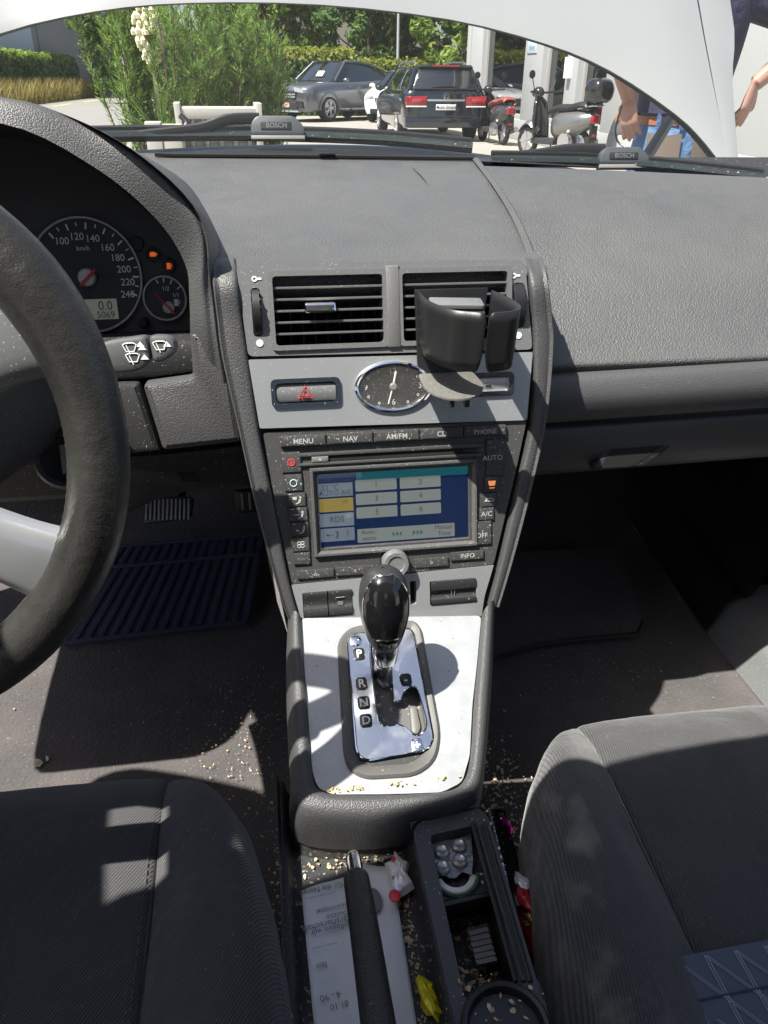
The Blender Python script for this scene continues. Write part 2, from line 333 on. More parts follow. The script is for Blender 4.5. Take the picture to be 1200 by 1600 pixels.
# cowl under the windscreen, scuttle tray and wings
b = MB(); b.loft([[(x, wsY(x)-.05, 1.075-(.14 if x > 0 else .05)*x*x) for x in wsx], [(x, wsY(x)+.04, 1.096-(.17 if x > 0 else .06)*x*x) for x in wsx], [(x, wsY(x)+.12, 1.085-(.17 if x > 0 else .06)*x*x) for x in wsx], [(x, wsY(x)+.2, 1.03-.05*x*x) for x in wsx]], 3, 3); b.build('cowl_panel', m_black, body)
for s in (-1, 1):
    b = MB(); b.loft([[(s*.80, y, .99-.02*k), (s*.86, y, 1.0-.02*k), (s*.91, y, .95-.02*k), (s*.93, y, .6)] for k, y in enumerate((1.30, 1.6, 2.0, 2.4, 2.65))], 3, 3); b.build('wing', m_paint, body)
b = MB(); b.loft([[(-.75, 2.45, .93), (-.3, 2.6, .95), (.3, 2.6, .95), (.75, 2.45, .93)], [(-.85, 2.5, .6), (-.35, 2.75, .6), (.35, 2.75, .6), (.85, 2.5, .6)], [(-.85, 2.5, .3), (-.35, 2.75, .3), (.35, 2.75, .3), (.85, 2.5, .3)]], 3, 3); b.build('front_bumper', m_paint, body)

b = MB(); b.loft([[(x, -1.0, .27) for x in (-.8, 0, .8)], [(x, -1.0, .55) for x in (-.8, 0, .8)], [(x, -1.35, .62) for x in (-.8, 0, .8)], [(x, -1.5, 1.05) for x in (-.8, 0, .8)], [(x, -1.9, 1.08) for x in (-.8, 0, .8)]], 3, 2); b.build('rear_bench', m_dark, body)
for s in (-1, 1):
    b = MB(); b.tube([(s*.79, -.38, .3), (s*.78, -.38, .95), (s*.66, -.38, 1.43)], .06, 8); b.build('centre_pillar', m_roof, body)
    b = MB(); b.loft([[(s*.80, y, .27), (s*.82, y, .6), (s*.79, y, .9), (s*.77, y, .985), (s*.9, y, .8), (s*.92, y, .35)] for y in (-.42, -.9, -1.4)], 2, 3); b.build('rear_door', m_dark, body)
# windscreen
ws = MB(); ws.loft([[(x, wsY(x)+.035, 1.05-.05*x*x+0) for x in wsx], [(x*.93, wsY(x)*.62+hdrY(x)*.38+.03, 1.235-.02*x*x) for x in wsx], [(x*.81, hdrY(x)+.0, 1.468+.0*x) for x in wsx]], 4, 3)
wso = ws.build('windscreen', glassmat('windscreen glass', (.95, .97, .96), .6, .055)); tag(wso, 'laminated windscreen glass, slightly dusty, above the dashboard', 'windscreen')
# demister strip
# bonnet, open
hood = thing('bonnet', 'raised pale silver bonnet with curved rear edge beyond the windscreen', 'bonnet', (0, 1.6, 1.06))
E1 = [(-.86, 1.44, 1.04), (-.80, 1.52, 1.10), (-.70, 1.66, 1.20), (-.584, 1.75, 1.266), (-.41, 1.785, 1.307), (-.231, 1.80, 1.325), (.017, 1.80, 1.327), (.274, 1.78, 1.306), (.463, 1.73, 1.265), (.586, 1.68, 1.219), (.699, 1.60, 1.148), (.75, 1.55, 1.105), (.785, 1.50, 1.060)]
E1 = [(x, y, z+.020*min(1, max(0, (z-1.06)/.1))) for (x, y, z) in E1]
hr = [[], [], [], [], []]
for (x, y, z) in E1:
    a = abs(x)/.8; bul = .03*(1-a**4)
    hr[0].append((x, y+.012, z-.012)); hr[1].append((x, y, z))
    hr[2].append((x*1.02, y+.22, z+.22+bul)); hr[3].append((x*1.04, y+.5, z+.52+bul)); hr[4].append((x*1.03, y+.82-.15*a*a, z+.82-.1*a*a))
b = MB(); b.loft(hr, 4, 3); b.build('skin', m_paint, hood)
b = MB()                                                    # right and left flank folds, past the crease
b.loft([[(.785, 1.50, 1.060), (.803, 1.72, 1.283), (.82, 2.0, 1.58), (.81, 2.3, 1.86)], [(.806, 1.495, 1.052), (.845, 1.65, 1.20), (.888, 1.80, 1.353), (.90, 2.2, 1.74)], [(.806, 1.515, 1.03), (.85, 1.68, 1.18), (.892, 1.83, 1.335), (.905, 2.23, 1.72)]], 2, 4)
b.build('flank', m_paint, hood)
b = MB(); b.tube(crom([(x, y+.014, z-.012) for (x, y, z) in E1], 3), .009, 6); b.build('edge_seal', m_seal, hood)
b = MB(); b.tube([onY(1000, 262, 1.62), onY(1052, 180, 1.95)], .013, 8); b.tube([onY(1052, 180, 1.95), onY(1075, 120, 2.2)], .007, 8); b.build('support_strut', m_black, hood)

# wipers
def wiper(name, label, blade, arm, cap, capuv):
    w_ = thing(name, label, 'wiper', blade[0], 'wipers parked on the cowl')
    b = MB(); pts = crom(blade, 6); b.tube(pts, .009, 8, e=1.25); b.build('blade', m_green, w_)
    b = MB(); b.tube([p+Vector((0, .01, .011)) for p in pts], .005, 6, e=1.6); b.build('spoiler', m_black, w_)
    b = MB(); b.tube(crom(arm, 4), [.009]*((len(arm)-1)*4+1), 8, e=.6); b.build('arm', m_black, w_)
    F = Fr(cap, (1, -.05, 0), (0, .3, 1)); hw, hh = capuv
    b = MB(); b.prism(F, [(-hw, -hh), (hw, -hh), (hw*.95, 0), (hw*.6, hh), (-hw*.75, hh), (-hw*.97, hh*.3)], -.018, .006, .004, .008); c = b.build('clip', mat('grey wiper clip', (.05, .058, .063), .45), w_)
    b = MB(); b.prism(F, rect(-hw*.62, hw*.5, -hh*.45, hh*.35), .004, .0075, .001, .002); b.build('badge', m_black, c)
    text('lettering', 'BOSCH', F, -.002, -hh*.05, .0078, .011, mat('faint grey print', (.16, .17, .18), .6), c)
    b = MB(); b.box(F, -hw*.98, hw*.98, -hh-.006, -hh, -.012, .0065, .001); b.build('trim_line', mat('grey lip', (.22, .22, .21), .5), c)
    return w_
wiper('windscreen_wiper', 'long black wiper with grey clip parked across the driver side cowl', [onY(120, 214, 1.44), onY(250, 212, 1.47), onY(420, 212, 1.49), onY(600, 219, 1.48), onY(738, 231, 1.45)],
      [onY(215, 213, 1.46), onY(310, 201, 1.475), onY(355, 187, 1.48), onY(405, 185, 1.49)], onY(434, 197, 1.475), (.047, .016))
wiper('windscreen_wiper', 'shorter black wiper with grey clip parked before the passenger side', [onY(770, 251, 1.42), onY(900, 253, 1.415), onY(1010, 259, 1.40), onY(1100, 268, 1.37), onY(1195, 279, 1.33)],
      [onY(770, 249, 1.43), onY(845, 240, 1.43), onY(890, 233, 1.43), onY(945, 233, 1.42)], onY(975, 244, 1.405), (.047, .0145))

# ================================================================== dashboard
dash = thing('dashboard', 'grey grained dashboard with glovebox, binnacle hood and stack bolsters', 'dashboard', (0, .82, .75))
def row(y, us, v0, v1):                                     # points at depth y along an image row
    return [onY(u, v0+(v1-v0)*k/(len(us)-1), y) for k, u in enumerate(us)]
def lin(a, b, n): return [a+(b-a)*k/(n-1) for k in range(n)]
ctr = []
for (y, ul, ur, v0, v1) in ((1.40, 215, 742, 240, 245), (1.385, 222, 750, 243, 250), (1.17, 283, 776, 291, 290), (1.02, 312, 802, 332, 328), (.91, 322, 823, 372, 367), (.85, 328, 840, 398, 396), (.812, 330, 851, 411, 409)):
    ctr.append(row(y, lin(ul, ur, 9), v0, v1))
last = ctr[-1]
ctr.append([p+Vector((0, -.012, -.006)) for p in last]); ctr.append([p+Vector((0, -.018, -.022)) for p in last]); ctr.append([p+Vector((0, -.0, -.05)) for p in last])
b = MB(); b.loft(ctr, 5, 4)
b.build('centre_pad', m_dash, dash)
# passenger pad, in vehicle profile
def rp(x, y): return y
prof = [(1.40, 1.072), (1.30, 1.074), (1.17, 1.063), (1.05, 1.03), (.96, .987), (.895, .942), (.852, .912), (.838, .902)]
rows = []
for k, (y, z) in enumerate(prof):
    L_ = []
    for x in lin(.12, .84, 10):
        yy = y-(.30*x*x*max(0, (y-.84))/.56) ; L_.append((x, yy, z-.018*(x-.3)*(1 if k < 4 else .3)+(.006 if x > .4 and k > 5 else 0)*(x-.4)*2))
    rows.append(L_)
rows.append([(x, y+.003, z-.010) for (x, y, z) in rows[-1]])
b = MB(); b.loft(rows, 5, 3); b.build('passenger_pad', m_dash, dash)
# centre pad right lip (the seam that curves down beside the stack)
seam = [(746, 249, 1.385), (777, 288, 1.17), (803, 327, 1.02), (823, 365, .91), (839, 408, .845), (851, 460, .815), (858, 520, .80), (858, 575, .795)]
sp = crom([onY(u, v, y) for (u, v, y) in seam], 5)
b = MB(); b.grid([[p+Vector((-.012, -.004, .003)) for p in sp], [p+Vector((-.004, -.003, .004)) for p in sp], [p+Vector((.0, 0, .001)) for p in sp], [p+Vector((.003, .012, -.02)) for p in sp], [p+Vector((.004, .03, -.06)) for p in sp]]); b.build('seam_lip', m_dash, dash)
# fascia below the passenger pad
def strip(name, prof, x0, x1, m, parent=dash, dz=.006):
    b = MB(); b.loft([[(x, y, z+dz*(x-.3)/.3) for x in lin(x0, x1, 4)] for (y, z) in prof], 5, 2); return b.build(name, m, parent)
strip('fascia_panel', [(.86, .895), (.838, .893), (.826, .886), (.817, .868), (.818, .85), (.824, .836), (.84, .829)], .15, .84, m_bolst)
gb = strip('glovebox_lid', [(.86, .826), (.838, .824), (.832, .815), (.835, .79), (.843, .765), (.858, .747), (.90, .738), (1.15, .73), (1.5, .8)], .15, .84, mat('glovebox plastic', (.06, .06, .061), .5, bump=[('noise', 700, .25)]))
FB = Fr((.335, .838, .778), (1, 0, .012), (0, .25, 1))
b = MB(); b.prism(FB, [(-.055, -.018), (.02, -.018), (.06, .012), (.05, .016), (-.035, .014)], -.01, .004, .003, .006); b.build('handle', m_dark, gb)
b = MB(); b.prism(FB, [(-.045, -.016), (.0, -.016), (.045, .010), (-.03, .010)], .003, .0046, 0, .003); b.build('handle_recess', m_void, gb)
# demister slot along the windscreen
b = MB(); pts = [onY(242, 243, 1.37), onY(270, 244.5, 1.37), onY(480, 246, 1.375), onY(740, 249.5, 1.372)]
b.tube([p+Vector((0, 0, .002)) for p in pts], .0035, 6); b.build('demister_slot', m_void, dash)
b = MB(); b.box(Fr(onY(511, 246, 1.37)+Vector((0, 0, .004)), (1, 0, 0), (0, 1, 0)), -.013, .013, -.004, .004, 0, .003, .001); b.build('light_sensor', m_black, dash)
b = MB(); b.loft([[onY(u, 242-6+6*(u > 0), 1.44)+Vector((0, 0, -.004)) for u in (180, 400, 640, 900, 1260)], [onY(u, 243+(u-200)*.012+max(0, u-700)*.045, 1.40)+Vector((0, 0, .001)) for u in (180, 400, 640, 900, 1260)]], 1, 3); b.build('screen_edge_strip', m_dark, dash)

# binnacle hood
XC = -.405
def arc(P):
    P = [Vector(p) for p in P]; L_ = [Vector((2*XC-p.x, p.y, p.z)) for p in reversed(P)]
    return L_+P
inner = [Vector(p) for p in ((-.348, .80, 1.163), (-.273, .80, 1.126), (-.224, .797, 1.081))]+[onY(u, v, y) for u, v, y in ((289, 412, .793), (296, 470, .785), (298, 535, .782), (306, 650, .80))]
outer = [Vector(p) for p in ((-.355, .85, 1.175), (-.293, .85, 1.162), (-.228, .82, 1.131))]+[onY(316, 338, .80)]+[FS.p(*FS.px(u, v, -.003), -.003) for u, v in ((334, 440), (344, 530))]+[FS.p(*FS.px(364, 650, -.03), -.03)]
lo = [(.006, -.012, .012)]*3+[(.005, -.012, .008), (.0, -.010, .002), (0, -.006, 0), (0, -.004, 0)]
lip = [(a+c)/2+Vector(d) for a, c, d in zip(outer, inner, lo)]
lip2 = [a*.75+c*.25+Vector(d)*.8 for a, c, d in zip(outer, inner, lo)]
back = [Vector((p.x*.96-.01, 1.2, p.z-.06)) for p in outer[:3]]+[outer[3]+Vector((.004, .2, -.05)), outer[4]+Vector((.01, .06, -.02)), outer[5]+Vector((.006, .05, 0)), outer[6]+Vector((.004, .05, 0))]
bk2 = [Vector((p.x-.02, 1.38, min(p.z-.09, 1.085))) for p in outer[:3]]+[outer[3]+Vector((-.01, .4, -.06)), outer[4]+Vector((.0, .2, -.06)), outer[5]+Vector((0, .1, 0)), outer[6]+Vector((0, .1, 0))]
deep = [Vector((p.x-.012, .905, p.z-.02)) for p in inner[:3]]+[p+Vector((-.006, .11, -.004)) for p in inner[3:]]
b = MB(); b.loft([arc(bk2), arc(back), arc(outer), arc(lip2), arc(lip), arc(inner)], 5, 5); bh = b.build('binnacle_hood', m_hood, dash)
b = MB(); b.loft([arc([p+Vector((.001, .004, -.001)) for p in inner]), arc([(a+c)/2+Vector((.004, 0, .003)) for a, c in zip(inner, deep)]), arc(deep)], 3, 4); b.build('binnacle_liner', m_dark, dash)
# bolsters each side of the stack
def bolster(inner, outer, sgn):
    b = MB(); rows = [[], [], [], [], [], []]
    (iu, iv), (ou, ov) = inner[0], outer[0]
    for k, f_ in enumerate((0, .04, .35, .75, 1, 1)):        # grows out of the pad's rolled front edge
        u = iu+(ou-iu)*f_; rows[k].append(onY(u, 398, .848)+Vector((0, .006, -.006))); rows[k].append(onY(u, 407, .815)+Vector((0, 0, .0005-(.02 if k in (0, 5) else 0))))
    for (iu, iv), (ou, ov) in zip(inner[1:], outer[1:]):
        s0, t0 = FS.px(iu, iv, 0); s1, t1 = FS.px(ou, ov, -.004)
        rows[0].append(FS.p(s0, t0, -.008)); rows[1].append(FS.p(s0+sgn*.0015, t0, .0035)); rows[2].append(FS.p(s0*.65+s1*.35, t0*.65+t1*.35, .0055))
        rows[3].append(FS.p(s0*.25+s1*.75, t0*.25+t1*.75, .0035)); rows[4].append(FS.p(s1, t1, -.004)); rows[5].append(FS.p(s1-sgn*.004, t1, -.10))
    b.loft(rows, 4, 5); return b
bl = bolster([(369, 411), (373, 440), (380, 500), (388, 555), (405, 668), (430, 790), (453, 905), (468, 962)], [(330, 410), (332, 440), (339, 500), (347, 560), (372, 668), (398, 785), (433, 915), (449, 962)], -1).build('stack_bolster', m_bolst, dash)
br = bolster([(821, 411), (825, 440), (830, 500), (832, 546), (829, 655), (804, 770), (781, 872), (762, 945)], [(849, 410), (853, 440), (860, 500), (862, 546), (851, 655), (826, 770), (799, 872), (777, 945)], 1).build('stack_bolster', m_bolst, dash)
# panel between the binnacle and the left bolster, and the fascia left of the column
b = MB(); b.loft([[(x, y, z) for x in (-.76, -.7, -.6, -.56)] for (y, z) in ((1.3, 1.06), (1.0, 1.06), (.86, 1.04), (.79, 1.0), (.755, .93), (.76, .8), (.82, .73), (1.1, .72), (1.5, .8))], 3, 2); b.build('driver_fascia', m_dark, dash)
b = MB(); b.loft([[(x, y, z) for x in (-.53, -.45, -.36, -.25)] for (y, z) in ((1.0, .945), (.89, .94), (.86, .92), (.85, .86), (.86, .8), (.90, .73), (1.1, .72), (1.5, .8))], 3, 2); b.build('knee_bolster', m_dark, dash)
# driver side lower panels
FL = Fr((-.22, .766, .9), (1, 0, 0), (0, .12, 1))
def pp(F, L_, h=0): return [F.px(u, v, h) for (u, v) in L_]
b = MB(); b.prism(FL, pp(FL, [(222, 602), (302, 591), (296, 520), (352, 520), (378, 692), (254, 706)]), -.06, .0, .007, .006); b.build('knee_panel', m_bolst, dash)
b = MB(); b.prism(FL, pp(FL, [(-60, 610), (214, 603), (250, 712), (-60, 740)]), -.08, -.012, .006, .004); b.build('column_panel', m_dark, dash)
b = MB(); b.prism(FL, pp(FL, [(-60, 560), (302, 538), (303, 588), (216, 600), (-60, 612)]), -.08, -.02, .004, .004); b.build('column_top_panel', m_dark, dash)
FL2 = Fr((-.25, .83, .79), (1, 0, 0), (0, -.2, 1))
b = MB(); b.prism(FL2, pp(FL2, [(150, 716), (252, 710), (388, 695), (402, 768), (290, 772), (235, 790), (190, 812), (150, 815)]), -.05, 0, .01, .012); lc = b.build('lower_cover', m_dark, dash)
for k in range(5):
    b = MB(); y0 = 738+k*3.1; b.prism(FL2, pp(FL2, [(278+k*1.5, y0), (308+k*1.5, y0-1), (308+k*1.5, y0+.6), (278+k*1.5, y0+1.6)]), -.002, .0006); b.build('grille_slot', m_void, lc)
# storage pocket edge under the bolster
b = MB(); b.loft([[(-.15, .785, .88), (-.14, .755, .74), (-.125, .72, .62)], [(-.165, 1.0, .88), (-.16, 1.0, .74), (-.15, 1.0, .55)], [(-.165, 1.5, .8), (-.16, 1.5, .6), (-.15, 1.5, .4)]], 2, 3); b.build('tunnel_side', m_carpet, dash)
b = MB(); b.loft([[(.15, .785, .88), (.14, .755, .74), (.12, .70, .62)], [(.155, 1.0, .88), (.155, 1.0, .74), (.15, 1.0, .5)], [(.16, 1.5, .8), (.16, 1.5, .6), (.16, 1.5, .4)]], 2, 3); b.build('tunnel_side', m_carpet, dash)

# ------------------------------------------------------------------ instrument cluster
FC = Fr((-.33, .90, 1.0), (1, 0, 0), (0, .16, 1))
clus = thing('instrument_cluster', 'instrument cluster with speedometer, fuel gauge and warning lamps behind the wheel', 'gauges', (-.33, .9, .95))
m_cface = mat('cluster face', (.055, .056, .062), .5); m_cdial = mat('dial face', (.03, .031, .04), .45); m_ring = mat('dial ring', (.5, .5, .5), .35, metal=.6); m_needle = mat('red needle', (.45, .05, .05), .5)
b = MB(); b.prism(FC, pp(FC, [(-260, 150), (0, 170), (120, 215), (210, 285), (270, 350), (300, 420), (302, 545), (-260, 560)], -.004), -.02, -.004); b.build('face', m_cface, clus)
b = MB(); b.box(FC, -.3, .135, -.075, -.056, -.02, .004, .002); b.build('lower_ledge', m_black, clus)
def dial(cu, cv, ru, rv, name):
    s, t = FC.px(cu, cv); s1, _ = FC.px(cu+ru, cv); _, t1 = FC.px(cu, cv-rv)
    rx, ry = abs(s1-s), abs(t1-t)
    b = MB(); b.prism(FC, ell(s, t, rx, ry, 56), -.006, 0); d = b.build(name, m_cdial, clus)
    b = MB(); b.tube([FC.p(s+rx*math.cos(a), t+ry*math.sin(a), .001) for a in [2*math.pi*k/56 for k in range(56)]], .0014, 6, closed=True); b.build('ring', m_ring, d)
    return d, s, t, rx, ry
sd, s, t, rx, ry = dial(136, 431, 85, 92, 'speedometer')
for k, n_ in enumerate((100, 120, 140, 160, 180, 200, 220, 240)):
    u, v = ((97, 377), (120, 370), (145, 373), (168, 387), (184, 403), (194, 421), (200, 441), (200, 460))[k]
    a, c = FC.px(u, v); text('numeral', str(n_), FC, a, c, .0012, .0108, m_white, sd, sx=.95)
for k in range(15):
    a = R(126-k*10.7); L_ = .0068 if k % 2 == 0 else .004
    F2 = FC.at(s, t, .0006).rot(a); b = MB(); b.box(F2, rx*.955-L_, rx*.955, -.0006 if k % 2 else -.0009, .0006 if k % 2 else .0009, 0, .0005); b.build('tick', m_white, sd)
text('unit_print', 'km/h', FC, *FC.px(130, 388), .001, .007, m_white, sd)
hs, ht = FC.px(137, 433)
b = MB(); b.lathe(FC.at(hs, ht, 0), [(.0095, 0), (.0095, .006), (.008, .008), (0, .008)], 24); b.build('hub', mat('grey needle hub', (.45, .45, .46), .4), sd)
a, c = FC.px(126, 446, .009); a2, c2 = FC.px(149, 421, .009)
b = MB(); b.tube([FC.p(a, c, .0095), FC.p(a2, c2, .0095)], .0016, 6); b.build('needle', m_needle, sd)
q = rr(FC, 130, 468, 186, 498); b = MB(); b.box(FC, *q, 0, .0012); lcd = b.build('odometer', mat('lcd grey green', (.27, .30, .25), .3, emit=((.5, .55, .45), .04)), sd)
m_seg = mat('lcd segment', (.03, .035, .03), .5)
text('digits', '0.0', FC, *FC.px(165, 478), .0014, .0145, m_seg, lcd, sx=.9); text('digits', '5069', FC, *FC.px(166, 492), .0014, .0105, m_seg, lcd, sx=.95)
fd, s, t, rx, ry = dial(258, 466, 33, 34.5, 'fuel_gauge')
text('numeral', '1/2', FC, *FC.px(259, 451), .0012, .0065, m_white, fd); text('numeral', '1/1', FC, *FC.px(275, 461), .0012, .0065, m_white, fd)
for a in (110, 88, 64, 34):
    F2 = FC.at(s, t, .0006).rot(R(a)); b = MB(); b.box(F2, rx*.95-.005, rx*.95, -.0006, .0006, 0, .0005); b.build('tick', m_white, fd)
hs, ht = FC.px(264, 480); b = MB(); b.lathe(FC.at(hs, ht, 0), [(.0065, 0), (.0065, .004), (0, .005)], 18); b.build('hub', mat('pale needle hub', (.4, .37, .37), .4), fd)
a, c = FC.px(273, 491, .006); a2, c2 = FC.px(241, 457, .006); b = MB(); b.tube([FC.p(a, c, .006), FC.p(a2, c2, .006)], [.0014, .0008], 6); b.build('needle', m_needle, fd)
m_amber = mat('lit amber lamp', (.6, .12, .02), .5, emit=((1, .16, .03), .16))
def pump(F, a, c, k, m, parent):
    b = MB(); b.box(F, a-.5*k, a+.3*k, c-.6*k, c+.6*k, 0, .0005); b.box(F, a-.65*k, a+.45*k, c-.78*k, c-.62*k, 0, .0005)
    b.tube([F.p(a+.32*k, c+.5*k, .0003), F.p(a+.62*k, c+.2*k, .0003), F.p(a+.62*k, c-.4*k, .0003), F.p(a+.36*k, c-.1*k, .0003)], .08*k, 5); b.build('fuel_symbol', m, parent)
pump(FC, *FC.px(276, 472), .0055, m_white, fd)
for i, (u, v) in enumerate(((213, 381), (239, 398), (264, 415))):
    a, c = FC.px(u, v); b = MB(); b.lathe(FC.at(a, c, -.003), [(.0078, 0), (.0078, .002), (.0072, .0026), (0, .0026)], 20); wl = b.build('warning_lamp', m_black, clus)
    if i == 1:
        b = MB(); b.prism(FC.at(a, c, 0), [(-.0035, -.002), (.003, -.002), (.003, -.0005), (.0045, -.0005), (.0045, .0015), (.003, .0018), (.0015, .003), (-.002, .003), (-.0035, .0015)], 0, .0005); b.build('engine_symbol', m_amber, wl)
    if i == 2: pump(FC.at(0, 0, -.0002), a, c, .0048, m_amber, wl)
a, c = FC.px(225, 503); b = MB(); b.lathe(FC.at(a, c, -.004), [(.006, 0), (.006, .012), (.004, .014), (0, .014)], 14); b.build('trip_button', m_black, clus)

# ------------------------------------------------------------------ steering wheel, column, stalk
WC = Vector((-.414, .468, .998)); tl = R(14.4)
FW_ = Fr(WC, (1, 0, 0), (0, math.sin(tl), math.cos(tl)))
wheel = thing('steering_wheel', 'worn black leather steering wheel with silver spokes before the driver seat', 'steering wheel', WC)
N = 96; th = [2*math.pi*k/N for k in range(N)]; RW = .177
pts = [FW_.p(RW*math.cos(a), RW*math.sin(a), 0) for a in th]; rad = []
for a in th:
    bump_ = math.exp(-((math.degrees(a) % 360-32)/16)**2)+math.exp(-((math.degrees(a) % 360-148)/16)**2)
    rad.append(.0195+.003*bump_)
b = MB(); b.tube(pts, rad, 20, closed=True, up=FW_.ez); b.build('rim', m_leather, wheel)
b = MB()
for k in range(150):
    a = 2*math.pi*k/150; e_ = .006; b.tube([FW_.p((RW-.0188)*math.cos(a), (RW-.0188)*math.sin(a), .002), FW_.p((RW-.0186)*math.cos(a+e_*4), (RW-.0186)*math.sin(a+e_*4), .0055)], .0006, 4)
b.build('stitching', mat('dark thread', (.035, .034, .032), .7), wheel)
m_spoke = mat('silver spoke paint', (.5, .51, .53), .3, metal=.55)
b = MB(); b.lathe(FW_.at(-.0, -.005, -.02), [(.075, -.03), (.085, 0), (.082, .025), (.06, .04), (0, .045)], 32, 1.05, .9); hubp = b.build('airbag_cover', m_dark, wheel)
for a0 in (27, 153, 328, 212):
    a_ = R(a0); up_ = a0 in (27, 153)
    F2 = FW_.rot(a_)
    rows = []
    for r_, w_, h_ in ((.06, .030 if up_ else .024, .018), (.10, .027 if up_ else .022, .012), (.14, .03 if up_ else .024, .006), (.166, .04 if up_ else .028, 0)):
        rows.append([F2.p(r_, -w_, h_-.012), F2.p(r_, -w_*.9, h_), F2.p(r_, -w_*.45, h_+.005), F2.p(r_, w_*.45, h_+.005), F2.p(r_, w_*.9, h_), F2.p(r_, w_, h_-.012)])
    b = MB(); b.loft(rows, 4, 3); sp_ = b.build('spoke', m_grey if up_ else m_spoke, wheel)
    if up_:
        b = MB(); b.prism(F2, [(.07, -.018), (.115, -.018), (.122, 0), (.115, .016), (.07, .016)], .012, .0215, .003, .006); b.build('spoke_switch', m_grey, sp_)
col = thing('steering_column', 'dark steering column shroud with ignition lock below the wheel', 'steering column', (-.41, .6, .9))
b = MB(); b.loft([[(-.50, y, z+.05), (-.49, y, z-.02), (-.41, y, z-.055), (-.335, y, z-.02), (-.325, y, z+.05)] for (y, z) in ((.53, .955), (.60, .94), (.72, .91), (.80, .88))], 3, 4); b.build('shroud', m_dark, col)
FI = Fr((-.318, .70, .868), (1, 0, 0), (0, .35, 1)); 
b = MB(); b.lathe(Fr(onY(101, 717, .70), (1, 0, 0), (0, .35, 1)), [(.031, -.02), (.030, .0), (.026, .006), (.022, .004), (.02, 0), (.012, -.002), (0, -.002)], 28); b.build('ignition_ring', m_black, col)
b = MB(); b.box(Fr(onY(101, 717, .70), (1, 0, 0), (0, .35, 1)), -.0025, .0025, -.014, .014, -.003, .004); b.build('key_slot', m_grey, col)
stk = thing('wiper_stalk', 'grey wiper stalk with white wash symbols behind the wheel rim', 'stalk', onY(180, 560, .66))
FK = Fr(onY(222, 552, .655), (1, 0, 0), (0, .25, 1))
b = MB(); b.prism(FK, pp(FK, [(120, 548), (172, 531), (228, 523), (236, 562), (222, 578), (196, 583), (120, 582)]), -.022, 0, .004, .006); b.build('lever', m_stalk, stk)
b = MB(); b.prism(FK, pp(FK, [(231, 523), (262, 524), (274, 535), (274, 551), (258, 564), (239, 567)]), -.022, 0, .004, .006); tip = b.build('rotary_tip', m_stalk, stk)
def wipersym(u, v, k, parent, arrow):
    a, c = FK.px(u, v); b = MB(); G = FK.at(a, c, .0006)
    b.tube([G.p(-k, .5*k), G.p(-.55*k, -.5*k), G.p(.55*k, -.5*k), G.p(k, .5*k), G.p(.5*k, .72*k), G.p(-.5*k, .72*k), G.p(-k, .5*k)], .0005, 5)
    b.tube([G.p(0, -.9*k), G.p(-.5*k, .5*k)], .0005, 5); b.build('wash_symbol', m_white, parent)
    for (du, dv) in arrow:
        a, c = FK.px(u+du, v+dv); b = MB(); b.prism(FK, [(a-.0035, c-.002), (a+.0035, c-.002), (a, c+.0025)], 0, .0006); b.build('arrow_print', m_white, parent)
wipersym(203, 544, .0058, stk, [(16, -6), (19, -1)]); wipersym(208, 560, .0058, stk, [(18, -2)]); wipersym(250, 541, .0058, tip, [(11, -3)])
# ================================================================== centre stack
# ---- vent panel
vp = thing('air_vent_panel', 'grey panel with twin black slatted air vents above the clock', 'air vent', FS.p(0, .25))
out = pp(FS, [(369, 416), (380, 412), (812, 406), (820, 413), (831, 546), (388, 557)])
LV = rr(FS, 418, 426, 606, 540); RV = rr(FS, 621, 423, 791, 535)
RV = (RV[0], RV[0]+(LV[1]-LV[0]), LV[2], LV[3])
wl = rr(FS, 391, 450, 411, 526); wr_ = rr(FS, 799, 442, 819, 512)
b = MB(); b.plate(FS, out, [rect(*LV), rect(*RV), rect(*wl), rect(*wr_)], -.02, .002, .006, .006); b.build('panel', m_grey, vp)
b = MB(); b.box(FS, LV[1]-.001, RV[0]+.001, LV[2]-.002, LV[3]+.004, .002, .006, .003); b.build('divider', m_vent, vp)
for i, V in enumerate((LV, RV)):
    a, c, d, e = V
    b = MB(); b.plate(FS, rect(a-.001, c+.001, d-.001, e+.001), [rect(a+.004, c-.004, d+.004, e-.004)], -.05, .0045, .006, .004); fr = b.build('vent_frame', m_vent, vp)
    b = MB(); b.box(FS, a, c, d, e, -.062, -.052); b.build('duct', m_void, fr)
    for k in range(5):
        tt = e-.004-(e-d-.008)*(k+1)/6
        F2 = Fr(FS.p(0, tt, 0), (1, 0, 0), (0, .68, .73))           # tilted blade
        b = MB(); b.prism(Fr(FS.p(0, tt, .001), (1, 0, 0), FS.ez), rect(a+.004, c-.004, -.024, 0), -.0012, .0012, .0006); b.build('slat', m_vent, vp)
    for k in range(9):
        xx = a+.008+(c-a-.016)*k/8
        b = MB(); b.box(FS, xx-.0008, xx+.0008, d+.004, e-.004, -.045, -.03); b.build('vane', m_black, fr)
q = rr(FS, 475, 473, 526, 488, .008)
b = MB(); b.prism(FS, rect(*q), -.004, .010, .003, .003); b.build('vent_tab', m_chrome, vp)
q = rr(FS, 697, 467, 745, 480, .008)
b = MB(); b.prism(FS, rect(*q), -.004, .010, .003, .003); b.build('vent_tab', m_chrome, vp)
